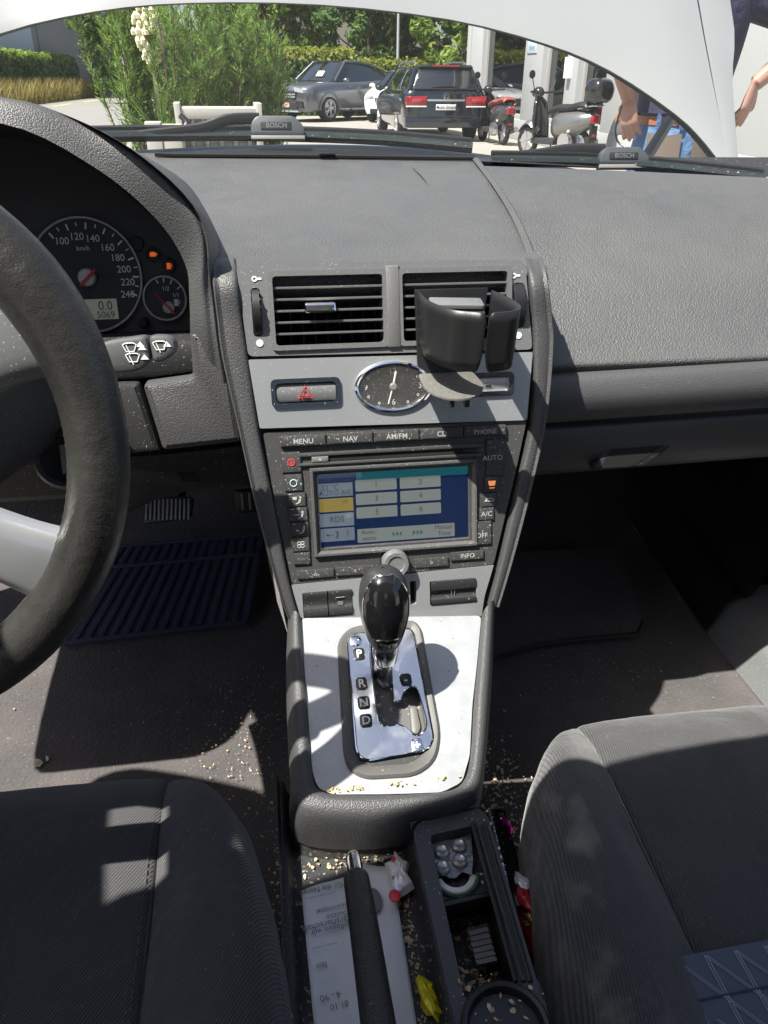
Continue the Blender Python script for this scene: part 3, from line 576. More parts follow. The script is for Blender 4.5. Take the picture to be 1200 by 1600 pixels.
for Wq, su, sv, du, dv in ((wl, 399, 436, 406, 536), (wr_, 803, 431, 809, 524)):
    a, c, d, e = Wq; F2 = Fr(FS.p((a+c)/2, (d+e)/2, -.020), FS.ey, FS.ez)
    b = MB(); pr = [(.03, -(c-a)*.42), (.031, -(c-a)*.36), (.031, (c-a)*.36), (.03, (c-a)*.42)]; b.lathe(F2, pr, 48); b2 = b
    n0 = len(b.f)
    for k in range(30):
        an = R(-10+200*k/29)
        for j in range(3):
            G = Fr(F2.p(.031*math.cos(an), .031*math.sin(an), (j-1)*(c-a)*.24+(.0012 if k % 2 else -.0006)), F2.ez, F2.ex*-math.sin(an)+F2.ey*math.cos(an))
            b.lathe(G, [(.0016, -.0005), (0, .0013)], 4) if False else b.lathe(Fr(G.o, G.ex, G.ey), [(.0017, 0), (.0004, .0012)], 4)
    b.build('thumbwheel', m_black, vp)
    a, c = FS.px(du, dv); b = MB(); b.lathe(FS.at(a, c, .0022), [(.0036, 0), (.0036, .0006), (0, .0006)], 20); b.build('dot_print', m_white, vp)
    a, c = FS.px(su, sv); b = MB(); b.lathe(FS.at(a-.001, c, .0022), [(.0028, 0), (.0028, .0006), (.0014, .0006), (.0014, 0)], 16, close=False); b.box(FS.at(a, c, .0022), .0018, .006, -.001, .001, 0, .0005); b.build('airflow_print', m_white, vp)
# ---- silver trim
tp = thing('trim_panel', 'silver trim panel with hazard switch and oval clock', 'trim panel', FS.p(0, .19))
out = pp(FS, [(388, 562), (831, 550), (822, 656), (406, 669)])
q1 = rr(FS, 427, 597, 528, 628); q2 = rr(FS, 686, 589, 797, 613)
ce = FS.px(614, 604); rx = abs(FS.px(671, 604)[0]-ce[0]); ry = abs(FS.px(614, 567)[1]-ce[1])
b = MB(); b.plate(FS, out, [rpoly(rect(*q1), .005), rpoly(rect(*q2), .005), ell(*ce, rx*.97, ry*.97, 48)], -.015, .003, .002, 0); b.build('panel', m_silver, tp)
b = MB(); b.box(FS, q1[0]-.02, q2[1]+.02, q1[2]-.02, q1[3]+.02, -.02, -.0152); b.build('backing', m_void, tp)
for q, nm in ((q1, 'hazard_switch'), (q2, 'blank_switch')):
    b = MB(); b.plate(FS, rpoly(rect(q[0]-.003, q[1]+.003, q[2]-.003, q[3]+.003), .006), [rpoly(rect(q[0]+.0015, q[1]-.0015, q[2]+.0015, q[3]-.0015), .005)], .0, .0055); bez = b.build('switch_bezel', m_gloss if nm[0] == 'h' else m_chrome, tp)
    b = MB(); F2 = FS
    rows = [[FS.p(x, y, h) for x in lin(q[0]+.002, q[1]-.002, 6)] for (y, h) in ((q[2]+.002, -.008), (q[2]+.002, .001), (q[2]+.005, .0032), ((q[2]+q[3])/2, .0042), (q[3]-.005, .0032), (q[3]-.002, .001), (q[3]-.002, -.008))]
    b.loft(rows, 3, 1); sw = b.build(nm, m_grey if nm[0] == 'h' else m_silver, tp)
    if nm[0] == 'h':
        a, c = FS.px(477, 613, .005)
        for k, rr_ in ((1, .0085), (.5, .0042)):
            P = [FS.p(a+rr_*math.cos(R(an))*1.1, c-.0012*(1 if k == 1 else 1)+rr_*math.sin(R(an)), .0052) for an in (90, 210, 330)]
            b = MB(); b.tube(P, .0007, 6, closed=True); b.build('hazard_triangle', mat('hazard red', (.6, .02, .03), .4), sw)
    else:
        a, c = FS.px(763, 603, .004); b = MB(); b.box(FS.at(a, c, .0043), -.003, .003, -.001, .001, 0, .0006); b.build('indicator', m_black, sw)
ck = MB(); ck.prism(FS, ell(*ce, rx*.97, ry*.97, 48), -.012, .0008); clock = ck.build('clock', m_dial, tp)
b = MB()
for (f_, h_, r_) in ((1.0, .004, .0026), ):
    b.tube([FS.p(ce[0]+rx*f_*math.cos(a), ce[1]+ry*f_*math.sin(a), h_) for a in [2*math.pi*k/64 for k in range(64)]], r_, 8, closed=True)
b.build('clock_ring', m_chrome, clock)
b = MB(); b.tube([FS.p(ce[0]+rx*.93*math.cos(a), ce[1]+ry*.92*math.sin(a), .0014) for a in [2*math.pi*k/64 for k in range(64)]], .002, 6, closed=True); b.build('clock_bezel', m_black, clock)
for n_, a_ in (('12', 90), ('3', 0), ('6', 270), ('9', 180)):
    text('numeral', n_, FS, ce[0]+rx*.74*math.cos(R(a_)), ce[1]+ry*.66*math.sin(R(a_)), .001, .0085, m_white, clock)
for k in range(12):
    if k % 3:
        a_ = R(30*k); F2 = FS.at(ce[0]+rx*.78*math.cos(a_), ce[1]+ry*.78*math.sin(a_), .001); b = MB(); b.lathe(F2, [(.0016, 0), (.0016, .0003), (.0009, .0003), (.0009, 0)], 12, .8, 1, close=False); b.build('hour_mark', m_white, clock)
for k in range(60):
    pass
for (u0, v0, u1, v1, w_) in ((614, 604, 619, 580, .0011), (614, 604, 607, 631, .0008)):
    a, c = FS.px(u0, v0, .003); a2, c2 = FS.px(u1, v1, .003); b = MB(); b.tube([FS.p(a, c, .003), FS.p(a2, c2, .003)], w_, 6); b.build('hand', m_white, clock)
b = MB(); b.lathe(FS.at(ce[0], ce[1], .001), [(.0042, 0), (.0042, .003), (.0028, .0042), (0, .0042)], 20); b.build('hub', mat('grey clock hub', (.2, .2, .2), .4), clock)
b = MB(); b.prism(FS, ell(*ce, rx*.95, ry*.95, 48), .0046, .0052); b.build('lens', glassmat('clock lens', (.95, .95, .95), .8, .05), clock)

# ---- radio
rad_ = thing('radio', 'black touchscreen radio with labelled buttons below the clock', 'radio', FS.p(0, .02))
out = pp(FS, [(411, 676), (823, 656), (804, 745), (771, 882), (456, 913), (432, 800)])
SQ = rr(FS, 492, 742, 739, 834); SQ = ((FS.px(492, 742)[0]+FS.px(505, 858)[0])/2, (FS.px(739, 726)[0]+FS.px(729, 835)[0])/2, FS.px(505, 858)[1], FS.px(492, 742)[1])
b = MB(); b.plate(FS, out, [rpoly(rect(*SQ), .003)], -.02, 0, .004); b.build('fascia', m_radio, rad_)
b = MB(); a, c, d, e = SQ
def fr2(g, h): return [FS.p(a-g, d-g, h), FS.p(c+g, d-g, h), FS.p(c+g, e+g, h), FS.p(a-g, e+g, h)]
b.grid([fr2(.0078, .0005), fr2(.007, .0045), fr2(.0048, .0045), fr2(0, -.004), fr2(-.001, -.008)], cu=True); b.build('screen_bezel', mat('screen bezel plastic', (.085, .085, .085), .4, dust=[(560, (.42, .4, .36), .7, .73)]), rad_, smooth=20)
b = MB(); b.box(FS, a, c, d, e, -.0046, -.0042); b.build('screen_glass', glassmat('smudged screen glass', (.95, .95, .95), .7, .004), rad_)
b = MB(); b.box(FS, a, c, d, e, -.010, -.0055); screen = b.build('screen', mat('lit navy screen', (.002, .005, .014), .12, emit=((.003, .035, .17), .11)), rad_)
# raised rim around bezel with the disc slot
q0 = FS.px(470, 712); q1_ = FS.px(752, 690)
b = MB(); b.prism(FS, rect(q0[0]-.003, q1_[0]+.001, e+.0105, e+.0135), .0, .0035, .0012); b.build('slot_lip', m_radio, rad_)
b = MB(); b.prism(FS, rect(FS.px(514, 720)[0], FS.px(746, 706)[0], e+.0140, e+.0195), .0, .0007); b.build('disc_slot', m_void, rad_)
b = MB(); b.prism(FS, rect(q0[0]-.003, q1_[0]+.001, e+.0205, e+.0245), .0, .0032, .0012); b.build('slot_lip', m_radio, rad_)
b = MB(); b.prism(FS, rect(FS.px(487, 722)[0], FS.px(513, 720)[0], e+.0140, e+.020), .0, .004, .0015); ej = b.build('eject_button', m_grey, rad_)
a_, c_ = FS.px(500, 720); b = MB(); b.prism(FS.at((FS.px(487, 722)[0]+FS.px(513, 720)[0])/2, e+.017, .0041), [(-.0018, -.001), (.0018, -.001), (0, .0015)], 0, .0003); b.build('eject_print', m_leg, ej)
b = MB(); b.prism(FS, rect(FS.px(723, 705)[0], FS.px(747, 705)[0], e+.0140, e+.0195), .0, .002, .001); b.build('slot_flap', m_black, rad_)
def button(u0, v0, u1, v1, txt=None, size=.0085, h=.0025, m=m_btn, name='button', tu=None, g=.0004, mt=m_leg, sx=1):
    q = rr(FS, u0, v0, u1, v1); b = MB(); b.prism(FS, rect(q[0]+g, q[1]-g, q[2]+g, q[3]-g), -.002, h, .0012, .001); o = b.build(name, m, rad_)
    if txt:
        a, c = FS.px(*tu) if tu else ((q[0]+q[1])/2, (q[2]+q[3])/2); text('lettering', txt, FS, a, c, h+.0002, size, mt, o, sx=sx)
    return o, ((q[0]+q[1])/2, (q[2]+q[3])/2)
tA = FS.px(437, 681)[1]; tB = FS.px(437, 699)[1]; xs = [FS.px(u, v)[0] for u, v in ((437, 690), (510, 688), (583, 682), (655, 676), (723, 670), (790, 665))]
for k, tx in enumerate(('MENU', 'NAV', 'AM/FM', 'CD', 'PHONE')):
    b = MB(); b.prism(FS, rect(xs[k]+.0003, xs[k+1]-.0003, tB, tA), -.002, .005, .002, .0012); o = b.build('menu_button', m_btn, rad_)
    text('lettering', tx, FS, (xs[k]+xs[k+1])/2, (tA+tB)/2-.0005, .0052, .0078, m_leg, o, bold=.00003)
def ring(G, r, m, parent, name='ring_print', th=.0005):
    b = MB(); b.tube([G.p(r*math.cos(2*math.pi*k/24), r*math.sin(2*math.pi*k/24), 0) for k in range(24)], th, 5, closed=True); b.build(name, m, parent)
o, (a, c) = button(438, 706, 472, 738, name='warmer_button'); ring(FS.at(a, c, .0028), .0036, m_red, o); b = MB(); b.lathe(FS.at(a, c, .0025), [(.0028, 0), (.0028, .0003), (0, .0003)], 16); b.build('dot_print', mat('dull red print', (.22, .05, .05), .6), o)
o, (a, c) = button(443, 741, 474, 767, name='cooler_button'); ring(FS.at(a, c, .0028), .0036, mat('pale blue print', (.45, .6, .65), .5), o)
def person_icon(G, m, parent, arrow):
    b = MB(); b.lathe(G.at(.0036, .0038), [(.0012, 0), (.0012, .0003), (0, .0003)], 10)
    b.prism(G, [(.0028, .002), (.0046, .0022), (.0032, -.002), (.0012, -.0028), (-.001, -.0038), (-.0018, -.0030), (.0012, -.0014)], 0, .0003)
    if 'm' in arrow: b.box(G, -.006, -.001, .0006, .0014, 0, .0003); b.prism(G, [(-.001, -.0006), (.001, .001), (-.001, .0026)], 0, .0003)
    if 'u' in arrow: b.prism(G, [(-.005, .0045), (0, .0045), (-.0005, .001), (-.004, .0015)], 0, .0003)
    if 'd' in arrow: b.box(G, -.004, -.0012, -.0005, .0005, 0, .0003); b.prism(G, [(-.0055, 0), (-.0035, .0016), (-.0035, -.0016)], 0, .0003)
    b.box(G, -.0085, -.0055, .0072, .0078, 0, .0003); b.build('airflow_icon', m, parent)
for (u0, v0, u1, v1, k) in ((446, 770, 479, 791, 'u'), (450, 793, 482, 814, 'm'), (453, 816, 484, 837, 'd')):
    o, (a, c) = button(u0, v0, u1, v1, name='airflow_button'); person_icon(FS.at(a+.001, c-.001, .0027), m_leg, o, k)
o, (a, c) = button(455, 839, 485, 861, name='fan_button')
for k in range(4): ring(FS.at(a+.0026*math.cos(R(45+90*k)), c+.0022*math.sin(R(45+90*k)), .0028), .0018, m_leg, o, 'fan_print', .0004)
o, (a, c) = button(457, 863, 486, 881, name='heater_button'); text('lettering', 'sss', FS, a, c, .0028, .006, m_grey, o)
button(758, 686, 788, 743, 'AUTO', .0082, name='auto_button', tu=(769, 715))
o, (a, c) = button(755, 744, 780, 768, name='demist_button'); m_or = mat('lit orange print', (.6, .2, .08), .5, emit=((1, .35, .12), .25))
b = MB(); b.prism(FS.at(a, c+.001, .0027), [(-.0045, .003), (.0045, .003), (.0032, -.0025), (-.0032, -.0025)], 0, .0003); b.box(FS.at(a, c, .0027), -.003, .003, -.0045, -.0036, 0, .0003); b.build('demist_print', m_or, o)
o, (a, c) = button(751, 770, 776, 791, name='recirculation_button'); b = MB(); b.tube([FS.p(a+x*.001, c+y*.001, .0028) for x, y in ((-5, -1), (-3, 1), (0, 2), (3, 1.6), (5, 0), (5, -1.5), (-5, -1))], .0005, 5); b.build('car_print', m_leg, o)
button(747, 793, 772, 812, 'A/C', .0078, name='aircon_button'); button(739, 814, 768, 850, 'OFF', .0076, name='off_button', tu=(752, 836))
button(463, 891, 523, 901, '-o-', .007, name='lower_button'); button(524, 886, 585, 896, '<', .007, name='lower_button'); button(646, 873, 701, 884, '>', .007, name='lower_button'); button(703, 862, 756, 873, 'INFO', .0072, name='lower_button')
kx = FS.px(617, 878, .005); b = MB(); b.lathe(FS.at(*kx, 0), [(.0165, -.004), (.0165, .001)], 32); b.build('knob_well', m_void, rad_)
b = MB(); b.lathe(FS.at(*kx, 0), [(.0148, 0), (.0148, .014), (.0135, .0165), (.0095, .0165), (.0085, .0152), (0, .0146)], 36); b.build('volume_knob', m_grey, rad_)
text('knob_legend', 'VOL ON/OFF', FS, *FS.px(649, 890), .0004, .0056, mat('grey print', (.35, .35, .34), .6), rad_)
# screen graphics
def sbox(u0, v0, u1, v1, m, name='screen_tile', r=.0012):
    q = rr(FS, u0, v0, u1, v1, -.005); b = MB(); b.prism(FS, rect(*q), -.0056, -.0052, 0, r); return b.build(name, m, screen), ((q[0]+q[1])/2, (q[2]+q[3])/2), q
m_tile = mat('pale screen tile', (.03, .03, .03), .3, emit=((.36, .42, .40), .17)); m_tileb = mat('pale blue screen tile', (.03, .03, .03), .3, emit=((.25, .33, .42), .17)); m_teal = mat('teal screen bar', (.02, .03, .03), .3, emit=((.02, .22, .28), .14)); m_yel = mat('ochre screen tile', (.03, .03, .02), .3, emit=((.45, .33, .06), .2)); m_sink = mat('screen ink', (.02, .03, .05), .6)
sbox(557, 738, 730, 741, m_teal); 
q = (FS.px(557, 740)[0], FS.px(733, 735)[0]); tt = FS.px(557, 739)[1]
b = MB(); b.prism(FS, rect(q[0], q[1], tt-.0085, tt), -.0056, -.0051, 0, .001); b.build('screen_bar', m_teal, screen)
cols = [(FS.px(556, 760)[0], FS.px(621, 760)[0]), (FS.px(626, 755)[0], FS.px(690, 755)[0])]
t0 = FS.px(556, 752)[1]; dt = (FS.px(556, 752)[1]-FS.px(556, 795)[1])/2
for i in range(3):
    for j in range(2):
        q = cols[j]; b = MB(); b.prism(FS, rect(q[0], q[1], t0-i*dt-dt*.82, t0-i*dt), -.0056, -.0051, 0, .0015); o = b.build('preset_tile', m_tile, screen)
        text('lettering', str(i*2+j+1), FS, (q[0]+q[1])/2, t0-i*dt-dt*.41, -.005, .0085, m_sink, screen)
xl = (FS.px(498, 770)[0], FS.px(552, 770)[0]); tl0 = FS.px(498, 758)[1]; dl = (tl0-FS.px(505, 846)[1])/3.75
for i, m_ in enumerate((m_tileb, m_yel, m_tileb, m_tileb)):
    b = MB(); b.prism(FS, rect(xl[0], xl[1], tl0-i*dl-dl*.88, tl0-i*dl), -.0056, -.0051, 0, .001); b.build('menu_tile', m_, screen)
text('lettering', '22 \u00b0C', FS, xl[0]+.013, tl0-dl*.28, -.005, .0085, m_sink, screen); text('lettering', 'AUTO A/C', FS, (xl[0]+xl[1])/2, tl0-dl*.66, -.005, .0078, m_sink, screen)
text('lettering', 'CD', FS, xl[1]-.009, tl0-dl*1.25, -.005, .0045, m_sink, screen); text('lettering', 'RDS', FS, (xl[0]+xl[1])/2, tl0-dl*2.42, -.005, .009, m_sink, screen)
text('lettering', '?', FS, xl[1]-.008, tl0-dl*3.42, -.005, .0105, m_sink, screen)
b = MB(); yy = tl0-dl*3.42; b.tube([FS.p(xl[0]+.006, yy, -.005), FS.p(xl[0]+.014, yy, -.005)], .0006, 5); b.prism(FS, [(xl[0]+.005, yy), (xl[0]+.0085, yy+.002), (xl[0]+.0085, yy-.002)], -.0052, -.0048)
b.tube([FS.p(xl[0]+.016, yy+.0035, -.005), FS.p(xl[0]+.0185, yy+.003, -.005), FS.p(xl[0]+.0185, yy-.003, -.005), FS.p(xl[0]+.016, yy-.0035, -.005)], .0009, 5); b.build('phone_icon', m_sink, screen)
q = (cols[0][0], FS.px(712, 830)[0]); tb = FS.px(560, 829)[1]
b = MB(); b.prism(FS, rect(q[0], q[1], tb-.0155, tb), -.0056, -.0051, 0, .0012); b.build('tuning_bar', m_tile, screen)
text('lettering', 'Auto-\nstore', FS, q[0]+.013, tb-.0076, -.005, .0072, m_sink, screen); text('lettering', 'Manual\n Tune', FS, q[1]-.013, tb-.0076, -.005, .0072, m_sink, screen)
for k in range(3):
    for sg, x0 in ((-1, .040), (1, .064)):
        xx = q[0]+x0+k*.0042; b = MB(); b.prism(FS, [(xx+sg*.0018, tb-.008), (xx-sg*.0016, tb-.005), (xx-sg*.0016, tb-.011)], -.0052, -.0048); b.build('seek_arrow', mat('teal ink', (.02, .09, .1), .5), screen)

# ---- switch trim under the radio + gear panel (one thing: the selector console)
gc = thing('gear_console', 'silver gear console panel with black bolsters between the front seats', 'console', (0, .5, .3))
out = pp(FS, [(455, 914), (771, 883), (757, 930), (752, 962), (470, 966)])
qs = rr(FS, 472, 926, 552, 960); qc = rr(FS, 671, 908, 744, 940); qh = rr(FS, 640, 908, 651, 944)
b = MB(); b.plate(FS, out, [rect(*qs), rect(*qc), rect(*qh)], -.015, .001, 0, .002); b.build('switch_trim', m_silver, gc)
b = MB(); b.box(FS, qs[0]-.004, qc[1]+.002, qs[2]-.0, qc[3]+.004, -.03, -.0152); b.build('switch_well', m_void, gc)
for k in range(2):
    x0 = qs[0]+(qs[1]-qs[0])*k/2; x1 = qs[0]+(qs[1]-qs[0])*(k+1)/2
    rows = [[FS.p(x, qs[2]+(qs[3]-qs[2])*f_, h) for x in lin(x0+.0006, x1-.0006, 3)] for f_, h in ((0.01, -.01), (.02, .002), (.3, .003), (.5, .0005), (.7, .0012), (.98, .003), (.99, -.01))]
    b = MB(); b.loft(rows, 3, 1); o = b.build('rocker_switch', m_dark, gc)
    if k: b = MB(); b.box(FS.at((x0+x1)/2, (qs[2]+qs[3])/2, .0015), -.003, .003, -.002, .002, 0, .001); b.tube([FS.p((x0+x1)/2+dx, (qs[2]+qs[3])/2+.007, .0022) for dx in (-.005, .005)], .0006, 5); b.build('traction_print', m_grey, o)
rows = [[FS.p(x, qc[2]+(qc[3]-qc[2])*f_, h) for x in lin(qc[0]+.001, qc[1]-.001, 4)] for f_, h in ((0.01, -.01), (.02, .002), (.25, .003), (.32, -.001), (.55, -.002), (.62, .002), (.98, .003), (.99, -.01))]
b = MB(); b.loft(rows, 2, 1); o = b.build('ashtray_lid', m_dark, gc)
b = MB(); a, c = (qc[0]+qc[1])/2, qc[2]+(qc[3]-qc[2])*.45; b.tube([FS.p(a+x, c+y, 0) for x, y in ((-.002, .004), (.002, .004), (.0016, -.004), (-.0016, -.004), (-.002, .004))], .0004, 5); b.build('lighter_print', m_grey, o)
# gear panel
GL = pp(FG, [(470, 966), (752, 962), (745, 1040), (738, 1101), (734, 1180), (722, 1222), (690, 1238), (600, 1241), (520, 1241), (497, 1232), (488, 1205), (480, 1101)])
def smooth_loop(P, n=3):
    V = [Vector((p[0], p[1], 0)) for p in P]; V = [V[-1]]+V+[V[0], V[1]]; c = crom(V, n)[n:-n]
    return [(p.x, p.y) for p in c[:-1]]
bez = pp(FG, [(527, 1005), (545, 983), (600, 972), (648, 972), (658, 985), (688, 1150), (680, 1190), (650, 1213), (570, 1218), (545, 1205), (537, 1180)])
bez = [(p.x, p.y) for p in rpoly(bez, .016, 4)]
b = MB(); b.plate(FG, GL[:3]+smooth_loop(GL, 3)[9:27]+GL[10:] if False else GL, [bez], -.012, 0, .006); b.build('panel', m_gearsil, gc)
# console bolster (U shaped roll) and skirt
UI = [(470, 966), (475, 1040), (482, 1120), (487, 1200), (500, 1236), (560, 1243), (640, 1242), (700, 1237), (725, 1219), (735, 1180), (740, 1101), (746, 1040), (753, 960)]
UO = [(450, 966), (447, 1040), (449, 1130), (454, 1220), (461, 1288), (560, 1302), (650, 1291), (720, 1274), (750, 1246), (759, 1185), (766, 1100), (770, 1030), (773, 945)]
rows = [[] for _ in range(6)]; sk = [[], []]
for (iu, iv), (ou, ov) in zip(UI, UO):
    s0, t0 = FG.px(iu, iv, 0); s1, t1 = FG.px(ou, ov, -.018)
    rows[0].append(FG.p(s0, t0, -.006)); rows[1].append(FG.p(s0*.97+s1*.03, t0*.97+t1*.03, .004)); rows[2].append(FG.p(s0*.7+s1*.3, t0*.7+t1*.3, .009))
    rows[3].append(FG.p(s0*.3+s1*.7, t0*.3+t1*.7, .004)); p = FG.p(s1, t1, -.018); rows[4].append(p); rows[5].append(p+Vector((0, .004, -.03)))
    sk[0].append(p+Vector((0, .006, -.022))); sk[1].append(Vector((p.x, p.y+.02, .28)))
b = MB(); b.loft(rows, 4, 4); b.build('bolster', m_bolst, gc)
b = MB(); b.loft(sk, 1, 4); b.build('skirt', m_lite, gc)

# ---- gear selector
gs = thing('gear_selector', 'automatic gear lever with gloss black knob in a chrome shift gate', 'gear lever', FG.p(0, .1))
b = MB(); vb = [Vector(p) for p in bez]
if area2(vb) < 0: vb.reverse()
rows = []
for d_, h_ in ((-.0005, -.004), (-.0005, .002), (.002, .0042), (.007, .0035), (.0125, .0005), (.014, -.004)):
    q = inset(vb, d_); rows.append([FG.p(p.x, p.y, h_) for p in q])
b.grid(rows, cu=True); b.build('bezel', mat('grey rubbery bezel', (.085, .083, .08), .5, bump=[('noise', 700, .15)], dust=[(400, DUST, .72, .75)]), gs)
b = MB(); b.plate(FG, bez, [pp(FG, [(572, 1004), (612, 1000), (672, 1120), (668, 1156), (600, 1146), (584, 1124)])], -.006, -.0008); b.build('bezel_floor', m_dark, gs)
cp = pp(FG, [(543, 1003), (552, 993), (610, 984), (640, 984), (646, 992), (677, 1155), (670, 1172), (640, 1179), (575, 1190), (562, 1184), (557, 1172)])
slot = pp(FG, [(578, 1008), (606, 1006), (614, 1088), (618, 1096), (626, 1094), (633, 1080), (643, 1074), (652, 1080), (664, 1118), (666, 1136), (658, 1149), (646, 1150), (626, 1135), (602, 1137), (593, 1130), (589, 1116)])
b = MB(); slot = smooth_loop(slot, 4); b.plate(FG, cp, [slot], -.003, .0035, .004, 0)
m_plate = mat('scratched gloss chrome plate', (.72, .73, .75), .14, metal=1, scratch=(45, .10, .26), dust=[(420, (.75, .74, .7), .715, .735)])
b.build('gate_plate', m_plate, gs)
b = MB(); q = [Vector(p) for p in cp]
b.tube([FG.p(p.x, p.y, .0035) for p in rpoly(q, .004)], .001, 5, closed=True); b.build('plate_rim', m_chrome, gs)
b = MB(); b.tube([FG.p(p[0], p[1], .0033) for p in slot], .0008, 5, closed=True); b.build('slot_rim', m_chrome, gs)
b = MB(); b.prism(FG, pp(FG, [(560, 990), (640, 990), (676, 1160), (570, 1180)]), -.03, -.012); b.build('gate_well', mat('gate well plastic', (.09, .09, .088), .5, dust=[(200, (.4, .38, .34), .62, .72)]), gs)
b = MB(); b.prism(FG, pp(FG, [(586, 1030), (612, 1030), (618, 1062), (600, 1072), (588, 1060)]), -.013, -.006, .003, .004); b.build('gate_slider', m_grey, gs)
b = MB(); b.prism(FG, pp(FG, [(640, 1098), (652, 1096), (660, 1132), (654, 1144), (644, 1140)]), -.013, -.007, .003, .004); b.build('manual_lane', mat('pale dusty plastic', (.12, .118, .11), .5), gs)
m_key = mat('black gate key', (.012, .012, .012), .25)
for tx, u, v in (('P', 561, 1022), ('R', 565, 1068), ('N', 568.5, 1098), ('D', 572, 1126), ('-', 634, 1062), ('+', 652, 1165)):
    a, c = FG.px(u, v, .004); G = FG.at(a, c, .0034); b = MB(); b.prism(G, rect(-.0058, .0058, -.0066, .0066), 0, .0009, .0004, .003); k_ = b.build('gate_marker', m_key if tx != '+' else m_chrome, gs)
    ring_ = rpoly(rect(-.006, .006, -.0068, .0068), .003); b = MB(); b.tube([G.p(p.x, p.y, .0006) for p in ring_], .0004, 4, closed=True); b.build('marker_rim', m_chrome, k_)
    text('lettering', tx, G, 0, 0, .0011, .0125, m_white, k_, bold=.0002)
a, c = FG.px(556, 1001, .004); b = MB(); b.lathe(FG.at(a, c, .0034), [(.0065, 0), (.0065, .0008), (.0055, .0012), (0, .0012)], 22); b.build('release_cap', m_chrome, gs)
s0, t0 = FG.px(594, 1048, -.005); base = FG.p(s0, t0, -.012); s1, t1 = FG.px(600, 941, .112); kc = FG.p(s1, t1, .112)
ax = (kc-base).normalized(); bt = kc-ax*.062
bt = kc-Vector((ax.x, ax.y+.42, ax.z)).normalized()*.06
b = MB(); b.tube(crom([base, base.lerp(bt, .5)+Vector((0, .002, 0)), bt, kc], 3), [.008]*4+[.0085]*3+[.009]*3, 14); b.build('lever', mat('satin lever steel', (.32, .32, .33), .25, metal=.9), gs)
FKn = Fr(kc, (1, 0, 0), ax.cross(Vector((1, 0, 0)))); FKn = Fr(kc, (1, 0, 0), (0, 1, 0)) if False else FKn
# knob profile along its own axis: x right, y towards the front, z along the axis
ez = Vector((ax.x, ax.y+.42, ax.z)).normalized(); ex = (Vector((1, 0, 0))-ez*ez.x).normalized(); ey = ez.cross(ex)
def kp(r, ang, h, fx=1, fy=1): return kc+ez*h+ex*(r*fx*math.cos(ang))+ey*(r*fy*math.sin(ang))
prof = [(-.048, .0125), (-.045, .0145), (-.036, .0185), (-.022, .0220), (-.008, .0240), (.008, .0242), (.020, .0225), (.028, .0190), (.0335, .0135), (.0362, .0075), (.037, .001)]
b = MB(); b.grid([[kp(r, 2*math.pi*k/36, h, 1, 1.05) for k in range(36)] for h, r in crom([(h, r, 0) for h, r in prof], 3) for h, r in [(h, r)]] if False else [[kp(p.y, 2*math.pi*k/36, p.x, 1, 1.05) for k in range(36)] for p in crom([(h, r, 0) for h, r in prof], 3)], cu=True); kn = b.build('knob', mat('black knob leather', (.03, .03, .03), .38, bump=[('vor', 900, .2)]), gs)
def rk(h):
    for (h0, r0), (h1, r1) in zip(prof, prof[1:]):
        if h0 <= h <= h1: return r0+(r1-r0)*(h-h0)/(h1-h0)
    return .005
def panel_rows(h0, h1, off, wid):
    rows = []
    for i in range(13):
        f_ = i/12; h = h0+(h1-h0)*f_; w_ = wid(f_)
        rows.append([kp(rk(h)+off, R(-90)+w_*(j/12*2-1), h, 1, 1.05) for j in range(13)])
    return rows
b = MB(); b.grid(panel_rows(-.030, .0345, .0011, lambda f_: .62+.42*math.sin(math.pi*min(1, f_*.97+.02))**.7)); b.build('knob_cap', mat('gloss black knob cap', (.008, .008, .009), .1, coat=.5, scratch=(90, .06, .2)), kn)
b = MB(); g = panel_rows(-.030, .0345, .0013, lambda f_: .64+.42*math.sin(math.pi*min(1, f_*.97+.02))**.7); ed = [r[0] for r in g]+[g[-1][j] for j in range(1, 13)]+[r[-1] for r in reversed(g[:-1])]+[g[0][j] for j in range(11, 0, -1)]
b.tube(ed, .0006, 5, closed=True); b.build('cap_rim', m_chrome, kn)
b = MB(); b.grid(panel_rows(-.0415, -.0325, .0010, lambda f_: .55)); b.build('lower_badge', m_gloss, kn)
b = MB(); b.lathe(Fr(kc-ez*.047, ex, ey), [(.0128, 0), (.0132, -.006), (.0118, -.014), (.0105, -.02)], 24, close=False); b.build('collar', m_chrome, kn)

# ---- tunnel tray with ledge compartment
tt = thing('tunnel_tray', 'dirty black tunnel tray with open compartment between the front seats', 'tray', (-.04, .3, .28))
b = MB(); b.loft([[(-.150, y, .28), (-.1475, y, .545), (-.144, y, .556), (-.139, y, .552), (-.134, y, .532), (-.12, y, .527), (-.05, y, .527), (-.028, y, .530), (-.018, y, .548), (-.0135, y, .578), (-.011, y, .5835)] for y in (.56, .4, .2, 0, -.3)], 2, 3); b.build('tray', mat('crumb stained tray', (.03, .031, .036), .55, bump=[('noise', 450, .3)], dust=[(230, (.3, .25, .18), .66, .70), (18, (.06, .056, .05), .55, .8)]), tt)
FT = Fr((0, 0, .583), (1, 0, 0), (0, 1, 0))
LO = pp(FT, [(645, 1300), (655, 1286), (748, 1264), (762, 1276), (866, 1625), (722, 1650)])
HO = pp(FT, [(671, 1306), (744, 1290), (812, 1537), (727, 1566)])
b = MB(); b.plate(FT, LO, [rpoly(HO, .006)], -.014, .001, .006, 0); led = b.build('ledge', mat('ledge plastic', (.04, .042, .05), .5, bump=[('noise', 420, .5)], dust=[(300, DUST, .72, .75)]), tt)
